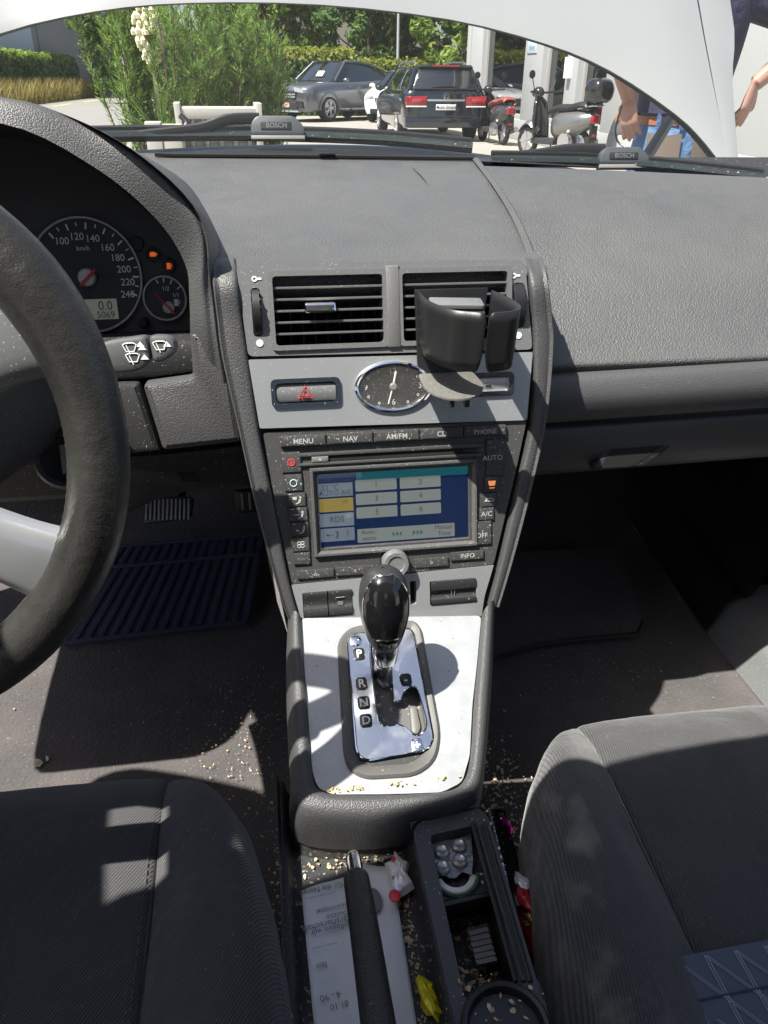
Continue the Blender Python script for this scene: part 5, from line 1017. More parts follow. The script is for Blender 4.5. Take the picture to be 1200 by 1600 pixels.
m_dry = leafmat('dry grass', (.30, .22, .07), (.16, .17, .03), (.40, .28, .11), .3)
def blades(name, label, n, area, h, wd, m, lean=.3, seed=2):
    b = MB(); r2 = random.Random(seed)
    for _ in range(n):
        p = area(r2); H = h*r2.uniform(.45, 1.1); a = r2.uniform(0, 6.28); d = Vector((math.cos(a), math.sin(a), 0))*wd; l = Vector((r2.gauss(0, lean), r2.gauss(0, lean), 0))*H
        q = Vector(p); b.add([q-d, q+d, q+d*.6+l*.4+Vector((0, 0, H*.6)), q-d*.6+l*.4+Vector((0, 0, H*.6)), q+l+Vector((0, 0, H))], [(0, 1, 2, 3), (3, 2, 4)])
    o = b.build(name, m, None, smooth=0, fix=False); o['kind'] = 'stuff'; o['label'] = label; o['category'] = 'grass'; return o
blades('tall_grass', 'tall dry golden grass along the far side of the road', 7000, lambda r: (-10.6-r.random()**1.5*1.2, r.uniform(22, 70), 0), 1.15, .022, m_dry)
blades('verge_grass', 'short green grass at the road edge', 3500, lambda r: (-10.55-r.random()*.9, r.uniform(20, 60), 0), .4, .025, leafmat('verge green', (.10, .13, .02), (.18, .19, .04), (.24, .22, .07), .3), .4, 4)
# ---- vegetation
def leafcloud(b, clumps, n, size, r2, flat=.6):
    for (c, rad) in clumps:
        for _ in range(n):
            d = Vector((r2.gauss(0, 1), r2.gauss(0, 1), r2.gauss(0, 1))); d.normalize(); p = Vector(c)+d*rad*r2.random()**.45
            s = size*r2.uniform(.6, 1.3); nrm = (d+Vector((r2.uniform(-.9, .9), r2.uniform(-.9, .9), r2.uniform(0, 1.2)))).normalized()
            t = nrm.orthogonal().normalized(); t = Matrix.Rotation(r2.uniform(0, 6.28), 3, nrm)@t; q = nrm.cross(t)*flat
            b.add([p-t*s, p+q*s*.6, p+t*s, p-q*s*.6], [(0, 1, 2, 3)])
def tree(name, label, base, h, rad, m, seed, z0=.8, nclump=110, nleaf=120, size=.16, group='trees behind the forecourt'):
    r2 = random.Random(seed); B = Vector(base); t = thing(name, label, 'tree', base, group); b = MB()
    top = B+Vector((r2.uniform(-.3, .3), r2.uniform(-.3, .3), h*.8)); b.tube(crom([B, B.lerp(top, .4)+Vector((.1, 0, 0)), top], 4), [.16-.13*k/8 for k in range(9)], 8)
    cl = []
    for k in range(nclump):
        a = r2.uniform(0, 6.28); f_ = r2.random()**.6; zz = r2.uniform(z0, h); w_ = rad*math.sin(math.pi*min(1, max(.12, (zz-z0*.3)/(h*1.05-z0*.3))))**.55
        c = B+Vector((math.cos(a)*w_*f_, math.sin(a)*w_*f_, zz)); cl.append((c, r2.uniform(.35, .75)*rad*.33))
        if k % 4 == 0: b.tube([B+Vector((0, 0, max(.4, zz*.6))), c], [.05, .012], 5)
    b.build('trunk', mat('bark', (.08, .06, .045), .9), t)
    b = MB(); leafcloud(b, cl, nleaf, size, r2); b.build('crown', m, t, smooth=0, fix=False); return t
m_l1 = leafmat('fresh leaves', (.09, .17, .025), (.17, .26, .04), (.28, .34, .07), .45); m_l2 = leafmat('deep leaves', (.035, .08, .018), (.07, .135, .027), (.12, .19, .04), .4); m_l3 = leafmat('yellow green leaves', (.10, .15, .02), (.20, .24, .03), (.32, .32, .05), .4)
tree('broadleaf_tree', 'tall deep green tree showing between shrub and silver car', (-1.5, 41, 0), 8.5, 2.6, m_l2, 1)
tree('broadleaf_tree', 'bright leafy tree right above the silver grey car', (2.6, 39, 0), 8, 2.5, m_l1, 2)
tree('broadleaf_tree', 'leafy tree rising behind the dark estate car roof', (6.3, 37, 0), 7.5, 2.2, m_l1, 3)
tree('broadleaf_tree', 'dark tree beside the white building pillar', (9.8, 35, 0), 7.5, 2.4, m_l2, 4)
tree('broadleaf_tree', 'deep green tree behind the left part of the shrub', (-6.5, 46, 0), 9, 2.6, m_l2, 5)
tree('broadleaf_tree', 'bushy tree over the white car nose', (4.6, 36, 0), 7, 2.0, m_l2, 7, z0=.5)
tree('broadleaf_tree', 'bright bushy tree left of the white building pillar', (8.0, 33.5, 0), 7, 2.0, m_l1, 8, z0=.5)
tree('broadleaf_tree', 'mid green tree directly behind the laurel hedge', (.6, 37, 0), 7.5, 2.1, m_l1, 9, z0=.5)
tree('broadleaf_tree', 'small light green tree by the road bend', (-8.3, 62, 0), 7, 2.6, m_l1, 6, nclump=50)
def hedge(name, label, F, L_, D, H, m, seed, n=4200, size=.09, top=None):
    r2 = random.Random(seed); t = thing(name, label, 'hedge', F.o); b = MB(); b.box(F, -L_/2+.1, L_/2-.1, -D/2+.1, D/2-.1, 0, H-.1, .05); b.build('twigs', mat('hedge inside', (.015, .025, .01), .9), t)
    bs = [MB(), MB()]
    for _ in range(n):
        k = r2.random(); 
        if k < .5: p = F.p(r2.uniform(-L_/2, L_/2), -D/2+r2.gauss(0, .06), r2.uniform(0, H)); nr = -F.ey
        elif k < .8: p = F.p(r2.uniform(-L_/2, L_/2), r2.uniform(-D/2, D/2), H+r2.gauss(0, .08)); nr = F.ez
        else: sg = r2.choice((-1, 1)); p = F.p(sg*L_/2+r2.gauss(0, .05), r2.uniform(-D/2, D/2), r2.uniform(0, H)); nr = F.ex*sg
        i = 1 if (top and p.z-F.o.z > H-.28) else 0; d = (nr+Vector((r2.uniform(-.8, .8), r2.uniform(-.8, .8), r2.uniform(-.3, .9)))).normalized(); a = d.orthogonal().normalized(); a = Matrix.Rotation(r2.uniform(0, 6.28), 3, d)@a; q = d.cross(a)*.5; s = size*r2.uniform(.6, 1.3)
        bs[i].add([p-a*s, p+q*s, p+a*s, p-q*s], [(0, 1, 2, 3)])
    bs[0].build('leaves', m, t, smooth=0, fix=False)
    if top: bs[1].build('young_leaves', top, t, smooth=0, fix=False)
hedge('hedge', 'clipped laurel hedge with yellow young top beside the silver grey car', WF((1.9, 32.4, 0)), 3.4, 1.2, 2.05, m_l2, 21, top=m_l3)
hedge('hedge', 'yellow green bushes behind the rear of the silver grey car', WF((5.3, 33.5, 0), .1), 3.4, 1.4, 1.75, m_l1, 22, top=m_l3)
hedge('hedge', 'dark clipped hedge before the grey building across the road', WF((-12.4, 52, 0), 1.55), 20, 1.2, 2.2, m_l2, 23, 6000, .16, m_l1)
# conifer shrubs just ahead of the car
m_nd = leafmat('blue green needles', (.08, .17, .03), (.16, .27, .05), (.27, .37, .085), .4)
def conifer(label, base, h, rad, nst, seed):
    r2 = random.Random(seed); B = Vector(base); t = thing('pine_shrub', label, 'shrub', base, 'conifer shrubs by the road'); st_ = MB(); nd = MB()
    for k in range(nst):
        a = r2.uniform(0, 6.28); f_ = r2.random()**.5; foot = B+Vector((math.cos(a)*rad*f_*.55, math.sin(a)*rad*f_*.55, 0)); H = h*r2.uniform(.55, 1.05)*(1-.25*f_); tip = foot+Vector((math.cos(a)*rad*f_*.55+r2.gauss(0, .08), math.sin(a)*rad*f_*.55+r2.gauss(0, .08), H)); mid = foot.lerp(tip, .5)+Vector((r2.gauss(0, .06), r2.gauss(0, .06), 0))
        P = crom([foot, mid, tip], 5); st_.tube(P, [.014-.011*i/10 for i in range(11)], 4, caps=False)
        for j in range(40):                                  # side shoots, each with a tuft of needles
            g = r2.uniform(.12, 1); p = P[min(10, int(g*10))].lerp(P[min(10, int(g*10)+1)], g*10 % 1); an = r2.uniform(0, 6.28); L_ = r2.uniform(.12, .34)*(1.15-g*.5); d = Vector((math.cos(an)*.6, math.sin(an)*.6, r2.uniform(.55, 1.1))).normalized()
            if j % 3 == 0: st_.tube([p, p+d*L_], [.005, .002], 3, caps=False)
            for i in range(14):
                q = p+d*L_*(i/13); an2 = r2.uniform(0, 6.28); o_ = d.orthogonal().normalized(); o_ = Matrix.Rotation(an2, 3, d)@o_; nl = r2.uniform(.06, .11); e = (d*.8+o_*.75).normalized()*nl; w_ = d.cross(o_)*.0075
                nd.add([q-w_, q+w_, q+e], [(0, 1, 2)])
    st_.build('trunk', mat('shrub wood', (.12, .075, .045), .9), t); nd.build('crown', m_nd, t, smooth=0, fix=False); return t
conifer('broad feathery green pine shrub nearest the road', (-1.35, 11.5, 0), 2.75, .95, 40, 31)
conifer('feathery green pine shrub in the middle with brown shoots', (-.7, 12.0, 0), 2.5, .75, 34, 32)
conifer('lower feathery green pine shrub beside the clipped hedge', (-.12, 12.3, 0), 2.35, .5, 26, 33)
conifer('rear pine shrub rising highest behind the others', (-1.0, 13.6, 0), 3.1, .9, 30, 34)
yc = thing('yucca_plant', 'yucca with a cream flower spike among the pine shrubs', 'plant', onY(240, 120, 10.6)*1.0); yb = onY(233, 42, 11.2)
b = MB(); b.tube([(yb.x, yb.y, 0), yb], .03, 6); b.build('stem', mat('yucca stem', (.2, .22, .1), .8), yc)
b = MB(); r2 = random.Random(8)
for k in range(170):
    an = r2.uniform(0, 6.28); zz = r2.uniform(-.34, .30); ra = .2*(1-abs(zz)/.6)*r2.uniform(.6, 1); p = yb+Vector((math.cos(an)*ra, math.sin(an)*ra, zz)); b.lathe(Fr(p, (1, 0, 0), (0, 1, 0)), [(.03, -.055), (.037, -.015), (.012, .025)], 6, close=False)
b.build('flowers', mat('cream petals', (.72, .66, .44), .7), yc)
b = MB()
for k in range(40):
    an = r2.uniform(0, 6.28); d = Vector((math.cos(an), math.sin(an), r2.uniform(.2, 1.2))).normalized(); p = Vector((yb.x, yb.y, .5)); s = d.cross(Vector((0, 0, 1))).normalized()*.03; b.add([p-s, p+s, p+d*.9], [(0, 1, 2)])
b.build('leaves', m_l2, yc, smooth=0)
# ---- poles
def pole(label, x, y, h):
    t = thing('lamp_post', label, 'lamp post', (x, y, 0)); b = MB(); b.tube([(x, y, 0), (x, y, h)], [.06, .04], 8); b.build('post', mat('galvanised post', (.55, .57, .57), .4, metal=.5), t)
    b = MB(); b.tube([(x, y, h), (x+.4, y, h+.15), (x+.8, y, h+.15)], .035, 6); b.build('lamp_arm', mat('lamp arm', (.5, .5, .5), .5), t); b = MB(); b.box(WF((x+.9, y, h+.12)), -.25, .25, -.1, .1, -.05, .04, .02); b.build('lamp_head', m_dark, t)
p = onY(188, 60, 38); pole('thin pale post at left behind the pine shrub', p.x, 38, 6.5)
p = onY(622, 60, 33); pole('thin white post between the trees above the estate car', p.x, 33, 6)
# ---- buildings
bl_ = thing('grey_building', 'grey panelled building with pale blue sign board across the road', 'building', (-30, 60, 0)); m_gw = mat('grey cladding', (.22, .225, .23), .6); m_lb = mat('pale blue board', (.42, .50, .54), .5)
FBl = Fr((-21, 46, 0), (.55, .83, 0), (0, 0, 1))
b = MB(); b.box(FBl, -6, 26, 0, 12, -14, 0, .02); b.build('wall', m_gw, bl_)
for k in range(8): b = MB(); b.box(FBl, -5.9+k*4, -2.1+k*4, .4, 11.6, .0, .06, .02); b.build('wall_panel', m_gw if k % 3 else mat('darker cladding', (.09, .09, .1), .6), bl_)
b = MB(); b.box(FBl, 4, 13.5, 1.9, 4.4, .1, .2, .02); b.build('sign_board', m_lb, bl_)
b = MB(); b.box(FBl, -6.5, -1.8, 2.2, 5.2, .1, .22, .02); b.build('window', mat('bright glazing', (.35, .42, .46), .1), bl_)
b = MB(); b.box(FBl, 18.5, 25, 4.5, 6.5, .08, .16, .02); b.build('window', m_lb, bl_)
b = MB(); b.box(FBl, -6.4, 26.4, 12, 12.4, -14.4, .4, .05); b.build('roof', m_dark, bl_)
hs_ = thing('house', 'cream house gable with brown roof behind the trees', 'house', (5.5, 56, 0)); FH = WF((4.8, 56, 0), .15)
FHw = Fr(FH.p(0, -4, 0), FH.ex, (0, 0, 1)); m_cream = mat('cream render', (.52, .48, .38), .8)
b = MB(); b.prism(FHw, [(-5, 0), (5, 0), (5, 4.2), (0, 7.2), (-5, 4.2)], -8, 0); b.build('wall', m_cream, hs_)
for s in (-1, 1):
    b = MB(); b.loft([[FHw.p(s*5.5, 4.0, .5), FHw.p(0, 7.45, .5)], [FHw.p(s*5.5, 4.0, -8.4), FHw.p(0, 7.45, -8.4)]], 1, 1); o = b.build('roof', mat('brown roof tiles', (.12, .07, .05), .8, bump=[('noise', 8, .5)]), hs_); o.modifiers.new('t', 'SOLIDIFY').thickness = .2
for x in (-2.6, .6): b = MB(); b.box(FHw, x, x+1.3, 2.2, 3.6, .0, .05, .02); w_ = b.build('window', m_white, hs_); b = MB(); b.box(FHw, x+.1, x+1.2, 2.3, 3.5, .05, .07); b.build('pane', m_gloss, w_)
# showroom on the right
XF = 5.9
def fy(u): d = ray(u, 128); return (XF-CAM.x)*d.y/d.x
sh = thing('showroom', 'white showroom building with tall glazing behind the scooters', 'building', (6, 14, 0))
m_wr = mat('white render', (.36, .37, .37), .7, bump=[('noise', 30, .1)]); m_frm = mat('grey window frame', (.34, .33, .32), .5); m_sg = glassmat('showroom glass', (.30, .36, .36), 3.2)
FF = Fr((XF, 0, 0), (0, -1, 0), (0, 0, 1))                   # local x runs towards the camera along the facade
m_in = mat('dim showroom wall', (.10, .12, .13), .8)
def fb(name, y0, y1, z0, z1, h0, h1, m, parent=sh, ch=.01): b = MB(); b.box(FF, -y1, -y0, z0, z1, h0, h1, ch); return b.build(name, m, parent)
fb('plinth', 5.2, fy(735), 0, .42, -.6, .03, m_wr); fb('lintel', 5.2, fy(735), 3.3, 4.6, -.6, .03, m_wr); fb('end_wall', fy(735), fy(735)+.4, 0, 4.6, -7, .05, m_wr); fb('back_wall', 5.2, fy(735)-.1, 0, 4.6, -7, -6.8, m_in); fb('roof', 5.0, fy(735)+.6, 4.6, 4.9, -7.2, .3, m_wr); fb('floor_slab', 5.2, fy(735)-.1, .0, .1, -6.8, -.6, m_in)
for (y0, y1) in ((fy(752), fy(735)), (fy(846), fy(818)), (fy(902), fy(884)), (fy(975), fy(948)), (5.2, fy(1040))): fb('pillar', y0, y1, .42, 3.3, -.5, .02, m_wr)
for (y0, y1) in ((fy(818), fy(752)), (fy(884), fy(846)), (fy(948), fy(902)), (fy(1040), fy(975))):
    f_ = fb('window', y0, y0+.09, .42, 3.3, -.2, -.08, m_frm); fb('frame', y1-.09, y1, .42, 3.3, -.2, -.08, m_frm, f_); fb('frame', y0+.09, y1-.09, 3.2, 3.3, -.2, -.08, m_frm, f_); fb('frame', y0+.09, y1-.09, .42, .52, -.2, -.08, m_frm, f_)
    fb('pane', y0+.09, y1-.09, .52, 3.2, -.15, -.14, m_sg, f_, 0)
sg = fb('sign_plate', fy(836), fy(822), 1.72, 1.95, .021, .04, m_lb); FS2 = Fr((XF-.041, fy(829), 1.83), (0, -1, 0), (0, 0, 1)); text('lettering', 'Eingang', FS2, 0, 0, 0.001, .13, mat('blue sign ink', (.1, .2, .35), .5), sg)
ib = fb('intercom_box', fy(893), fy(888), 1.25, 1.6, .02, .12, m_white)
# low white wall in front of the pillar
# ---- white plastic crates ahead of the bonnet
m_wpl = mat('weathered white plastic', (.4, .385, .35), .5, dust=[(30, (.45, .42, .35), .6, .8)])
cr_ = thing('plastic_bin', 'white slatted plastic bin before the pine shrubs', 'bin', onY(340, 200, 7.6)); p = onY(342, 172, 7.6); FCr = Fr((p.x, 7.6, 0), (1, .06, 0), (0, 0, 1)); W2 = .33
b = MB(); b.box(FCr, -W2, W2, p.z-.07, p.z+.02, -.35, .06, .015); b.build('rim', m_wpl, cr_)
for s in (-1, 1): b = MB(); b.prism(FCr, [(s*W2-.03, p.z-.5), (s*W2+.03, p.z-.5), (s*(W2+.02)+.02, p.z+.055), (s*(W2+.02)-.03, p.z+.055)], -.36, .08, .01); b.build('end_post', m_wpl, cr_)
b = MB(); b.box(FCr, -W2+.03, W2-.03, .05, p.z-.07, -.34, -.04); b.build('inner_box', mat('grey plastic', (.22, .22, .21), .6), cr_)
for k in range(10): x = -W2+.05+k*(2*W2-.1)/9; b = MB(); b.prism(FCr, [(x-.012, .3), (x+.012, .3), (x+.05*(-1)**k+.01, p.z-.07), (x+.05*(-1)**k-.014, p.z-.07)], -.03, .0, .003); b.build('slat', m_wpl, cr_)
b = MB(); b.box(FCr, -W2+.02, W2-.02, p.z-.24, p.z-.16, -.02, .02, .004); b.build('cross_bar', m_wpl, cr_); b = MB(); b.box(FCr, -W2+.05, W2-.05, 0, .3, -.32, -.02); b.build('base', m_wpl, cr_)
cr2 = thing('plastic_box', 'low white box beside the slatted plastic bin', 'box', onY(255, 205, 7.3)); p = onY(254, 191, 7.3); F2 = Fr((p.x, 7.3, 0), (1, .05, 0), (0, 0, 1))
b = MB(); b.box(F2, -.15, -.02, .0, p.z, -.2, 0, .012); b.build('cover', m_wpl, cr2); b = MB(); b.box(F2, -.017, .15, 0, p.z-.02, -.2, -.01, .012); b.build('side_unit', mat('beige metal', (.4, .38, .32), .5), cr2)
b = MB(); b.tube(crom([F2.p(.1, p.z-.1, .02), F2.p(.16, p.z-.06, .05), F2.p(.2, p.z+.0, .03), F2.p(.15, p.z+.05, 0)], 4), .025, 8); b.build('hose', m_black, cr2)

# ---- vehicles
m_tyre = mat('tyre rubber', (.012, .012, .012), .8); m_alloy = mat('alloy', (.6, .6, .62), .25, metal=.9); m_tint = mat('tinted car glass', (.012, .015, .017), .05, spec=.9, coat=1); m_lens = mat('headlamp lens', (.5, .52, .55), .1, metal=.4, coat=.8); m_tail = mat('tail lamp red', (.26, .01, .016), .15, coat=.8)
def wheel_(F, x, y, r, w_, parent, sg):
    G = Fr(F.p(x, y, r), F.ey*1.0, F.ez) if sg > 0 else Fr(F.p(x, y, r), -F.ey, F.ez)
    b = MB(); b.lathe(G, [(r*.66, -w_), (r*.9, -w_), (r, -w_*.7), (r, w_*-.1), (r*.93, .0), (r*.68, .005)], 28, close=False); t = b.build('wheel', m_tyre, parent)
    b = MB(); b.lathe(G, [(r*.67, -.02), (r*.68, .006), (r*.62, .004), (r*.6, -.04)], 28, close=False)
    for k in range(5):
        for d in (-.17, .17):
            H = G.rot(2*math.pi*k/5+d); b.box(H, r*.1, r*.64, -r*.045, r*.045, -.03, .0, .006)
    b.lathe(G, [(r*.14, -.02), (r*.14, .004), (0, .004)], 16); b.build('rim', m_alloy, t)
    b = MB(); b.lathe(G, [(r*.6, -.06), (0, -.06)], 20); b.build('brake_disc', m_dark, t)
def mir(F, y, pts): return [F.p(-x, y, z) for x, z in reversed(pts)]+[F.p(x, y, z) for x, z in pts]
def star(F, r, parent, m=m_chrome):
    b = MB(); b.tube([F.p(r*math.cos(2*math.pi*k/24), r*math.sin(2*math.pi*k/24), 0) for k in range(24)], r*.1, 6, closed=True)
    for k in range(3): a = R(90+120*k); b.prism(F, [(r*.16*math.cos(a+1.05), r*.16*math.sin(a+1.05)), (r*math.cos(a), r*math.sin(a)), (r*.16*math.cos(a-1.05), r*.16*math.sin(a-1.05))], -.004, .006)
    b.build('star_emblem', m, parent)
def carshell(F, body, secs, gh, m, roofm=None):
    # secs: y, half width, z bottom, z sill, z shoulder, z deck ; gh: y, belt half width, belt z, roof half width, roof z
    b = MB(); rows = []
    for (y, w_, zb, zs, zsh, zd) in secs: rows.append(mir(F, y, [(0.001, zd+.015), (w_*.5, zd+.012), (w_*.82, zd), (w_*.965, zsh), (w_, (zsh+zs)/2+.08), (w_*.985, zs), (w_*.9, zb)]))
    b.loft(rows, 4, 2); b.v = b.v; sh_ = b.build('body_shell', m, body, smooth=50)
    b = MB()
    for r_ in (rows[0], rows[-1]): b.add(r_, [tuple(range(len(r_)))])
    b.build('end_panel', m, body)
    b = MB(); rows = []
    for (y, wb, zb, wr, zr) in gh: rows.append(mir(F, y, [(.001, zr), (wr*.7, zr-.008), (wr, zr-.035), ((wr+wb)/2+.015, (zr+zb)/2), (wb, zb-.03)]))
    b.loft(rows, 4, 2); b.build('glasshouse', m_tint, body, smooth=50)
    b = MB(); rows = [mir(F, y, [(.001, zr+.01), (wr*.7, zr+.002), (wr*1.0, zr-.025), (wr+.015, zr-.06)]) for (y, wb, zb, wr, zr) in gh if zr-zb > .32]
    b.loft(rows, 3, 2); b.build('roof', roofm or m, body, smooth=50)
    return sh_
# silver grey coupe SUV
hd = Vector((-.74, -.67, 0)).normalized(); lf = Vector((-hd.y, hd.x, 0)); wp = Vector((2.12, 27.3, 0)); ctr_ = wp-lf*.88-hd*1.5
suv = thing('parked_car', 'silver grey coupe SUV with round star grille before the hedge', 'car', ctr_, 'cars parked on the forecourt'); FV = Fr(ctr_, lf*-1, hd)
m_sv = mat('grey metallic paint', (.155, .165, .18), .28, metal=.6, coat=.8)
carshell(FV, suv, [(-2.42, .80, .5, .6, 1.05, 1.18), (-2.3, .92, .36, .5, 1.12, 1.24), (-1.6, .99, .3, .42, 1.13, 1.2), (0, .985, .28, .38, 1.08, 1.12), (1.0, .985, .28, .38, 1.06, 1.12), (1.6, .985, .3, .42, 1.03, 1.10), (2.1, .96, .3, .45, .98, 1.04), (2.36, .88, .28, .46, .86, .96), (2.43, .80, .3, .5, .74, .86)],
    [(-2.2, .80, 1.22, .55, 1.24), (-1.6, .86, 1.18, .58, 1.47), (-.8, .88, 1.12, .62, 1.66), (0, .88, 1.1, .64, 1.71), (.4, .88, 1.1, .62, 1.68), (1.0, .86, 1.12, .66, 1.3), (1.25, .84, 1.12, .7, 1.15)], m_sv)
for sx in (-1, 1):
    for yy in (1.45, -1.45): wheel_(FV, sx*.985, yy, .38, .26, suv, sx); b = MB(); b.tube([FV.p(sx*.985, yy+.45*math.cos(a), .40+.43*math.sin(a)) for a in [R(-8+196*k/16) for k in range(17)]], .03, 6); b.build('wheel_arch', m_sv, suv)
    b = MB(); b.prism(Fr(FV.p(sx*.66, 2.40, .87), FV.ex, FV.ez), [(-.2, -.06), (.17, -.02), (.22, .1), (.12, .1), (-.18, .03)], -.12, .04, .02, .02); b.build('headlight', m_lens, suv)
    b = MB(); b.prism(Fr(FV.p(sx*.66, 2.40, .50), FV.ex, FV.ez), [(-.14, -.1), (.16, -.08), (.18, .1), (-.1, .08)], -.1, .03, .015, .02); b.build('side_intake', m_black, suv)
    b = MB(); b.ball(FV.p(sx*1.06, .75, 1.17), .1, .09, .07); b.build('mirror', m_sv, suv)
    b = MB(); b.tube([FV.p(sx*.68, .42, 1.68), FV.p(sx*.87, 1.08, 1.17)], .035, 6); b.tube([FV.p(sx*.655, .4, 1.685), FV.p(sx*.66, -.2, 1.70), FV.p(sx*.64, -.9, 1.64), FV.p(sx*.6, -1.7, 1.45), FV.p(sx*.62, -2.2, 1.24)], .03, 6); b.build('pillar', m_sv, suv)
    b = MB(); b.tube([FV.p(sx*1.0, 1.0, .35), FV.p(sx*1.0, -1.0, .35)], .035, 6); b.build('side_step', m_chrome, suv)
    for yy in (.45, -.5): b = MB(); b.box(Fr(FV.p(sx*.99, yy, .98), FV.ey, FV.ez), -.1, .1, -.015, .015, -.03*sx if sx < 0 else 0, .03 if sx > 0 else .0, .004); b.build('door_handle', m_sv, suv)
FVf = Fr(FV.p(0, 2.45, .72), lf, (0, 0, 1)); FVf = Fr(FV.p(0, 2.45, .72), FV.ex, FV.ez); FVf = Fr(FV.p(0, 2.46, .74), -FV.ex, FV.ez)
b = MB(); b.prism(FVf, [(-.5, .08), (-.4, -.13), (.4, -.13), (.5, .08), (.42, .13), (-.42, .13)], -.1, .01, .02, .03); g = b.build('grille', m_black, suv)
for dy in (.03, -.04): b = MB(); b.box(FVf, -.46, .46, dy-.018, dy+.018, .01, .035, .008); b.build('grille_bar', m_chrome, g)
star(FVf.at(0, 0, .05), .12, suv)
b = MB(); b.prism(FVf, [(-.55, -.38), (.55, -.38), (.45, -.2), (-.45, -.2)], -.1, .02, .02, .03); b.build('lower_intake', m_black, suv)
b = MB(); b.box(FVf, -.2, .2, -.33, -.2, .02, .04, .004); np_ = b.build('number_plate', mat('pale red plate', (.65, .35, .33), .5), suv)
b = MB(); b.box(FVf, -.6, .6, -.46, -.41, -.05, .05, .01); b.build('skid_plate', m_chrome, suv)
b = MB(); b.box(Fr(FV.p(-.2, 1.02, 1.33), -FV.ex, Vector(FV.ez)-FV.ey*1.0), -.14, .14, -.1, .1, 0.02, .03); b.build('windscreen_card', m_white, suv)
# dark estate
we = thing('parked_car', 'dark blue estate car with roof rails seen from behind', 'car', (3.98, 20.7, 0), 'cars parked on the forecourt'); FE = WF((3.98, 20.75, 0), .0)
m_eb = mat('dark blue paint', (.012, .016, .024), .14, metal=.3, coat=1)
carshell(FE, we, [(-2.45, .74, .4, .5, .75, .86), (-2.4, .86, .3, .42, .9, 1.0), (-2.2, .92, .26, .4, .98, 1.03), (-1.4, .93, .24, .34, .98, 1.0), (0, .925, .22, .32, .95, .98), (1.0, .92, .22, .32, .93, .98), (1.9, .90, .24, .36, .84, .92), (2.35, .8, .24, .4, .68, .76), (2.45, .7, .28, .4, .6, .68)],
    [(-2.36, .80, .98, .60, 1.0), (-2.22, .81, .99, .585, 1.30), (-2.02, .82, .99, .57, 1.44), (-1.2, .83, .98, .585, 1.475), (0, .83, .97, .59, 1.475), (.5, .82, .97, .57, 1.44), (1.3, .8, .98, .62, 1.02)], m_eb)
for sx in (-1, 1):
    for yy in (1.45, -1.43): wheel_(FE, sx*.925, yy, .33, .22, we, sx)
    b = MB(); b.tube(crom([FE.p(sx*.55, -1.75, 1.465), FE.p(sx*.56, -1.6, 1.53), FE.p(sx*.57, 0, 1.555), FE.p(sx*.55, .35, 1.50), FE.p(sx*.55, .5, 1.45)], 4), .022, 8); b.build('roof_rail', m_alloy, we)
    b = MB(); b.tube([FE.p(sx*.62, -2.05, 1.40), FE.p(sx*.79, -2.36, 1.0)], .05, 6); b.tube(crom([FE.p(sx*.61, -2.1, 1.40), FE.p(sx*.615, -1.0, 1.44), FE.p(sx*.61, .4, 1.42), FE.p(sx*.83, 1.25, 1.0)], 3), .025, 6); b.build('pillar', m_eb, we)
    b = MB(); b.tube([FE.p(sx*.83, -1.95, 1.0), FE.p(sx*.845, 0, .985), FE.p(sx*.83, 1.1, .99)], .012, 6); b.tube([FE.p(sx*.84, -1.05, 1.0), FE.p(sx*.62, -1.15, 1.42)], .012, 6); b.build('chrome_strip', m_chrome, we)
    b = MB(); b.ball(FE.p(sx*1.0, .75, 1.02), .1, .08, .07); b.build('mirror', m_eb, we)
    FT_ = Fr(FE.p(sx*.66, -2.452, .80), FE.ex, FE.ez)
    b = MB(); b.prism(FT_, [(-.22, -.09), (.22, -.09), (.26, .1), (-.22, .085)], -.25, .03, .02, .02); tlm = b.build('tail_light', m_tail, we)
    b = MB(); b.box(FT_, -.21, .23, -.115, -.09, -.2, .032, .004); b.build('reversing_strip', m_white, tlm)
    b = MB(); b.prism(FT_, [(-.1, -.02), (.12, -.02), (.14, .05), (-.08, .045)], .03, .034, .002); b.build('lamp_element', mat('bright tail red', (.42, .04, .045), .2, coat=1), tlm)
FER = Fr(FE.p(0, -2.46, .8), FE.ex, FE.ez); FEW = Fr(FE.p(0, -2.33, 1.2), FE.ex, (0, .42, 1))
b = MB(); b.prism(FEW, [(-.72, -.2), (.72, -.2), (.56, .22), (-.56, .22)], -.02, .03, .01, .04); b.build('rear_window', m_tint, we)
b = MB(); b.prism(FEW, [(-.6, .225), (.6, .225), (.56, .275), (-.56, .275)], -.02, .09, .01, .01); sp2 = b.build('roof_spoiler', m_eb, we); b = MB(); b.box(FEW, -.3, .3, .232, .26, .09, .1); b.build('brake_light', mat('dull brake light', (.2, .02, .02), .3), sp2)
b = MB(); b.box(FER, -.42, .42, -.0, .04, .0, .04, .008); b.build('chrome_handle', m_alloy, we)
b = MB(); b.prism(FER, [(-.64, -.3), (.64, -.3), (.44, .16), (-.44, .16)], -.1, .012, .01, .03); b.build('tailgate', m_eb, we)
b = MB(); b.box(FER, -.9, .9, -.52, -.3, -.2, .03, .05); b.build('rear_bumper', m_eb, we)
b = MB(); b.box(FER, -.22, .22, -.17, -.06, .012, .03, .004); pl = b.build('dealer_plate', m_white, we); text('lettering', 'Auto Gmück', FER, .02, -.115, .031, .085, m_black, pl, bold=.002)
b = MB(); b.lathe(FER.at(-.185, -.115, .03), [(.025, 0), (.025, .002), (0, .002)], 12); b.build('plate_logo', m_dial, pl)
star(FER.at(0, .10, .03), .055, we)
b = MB(); b.tube([FEW.p(-.3, -.16, .04), FEW.p(.05, -.14, .05), FEW.p(.3, -.17, .04)], .012, 5); b.build('rear_wiper', m_black, we)
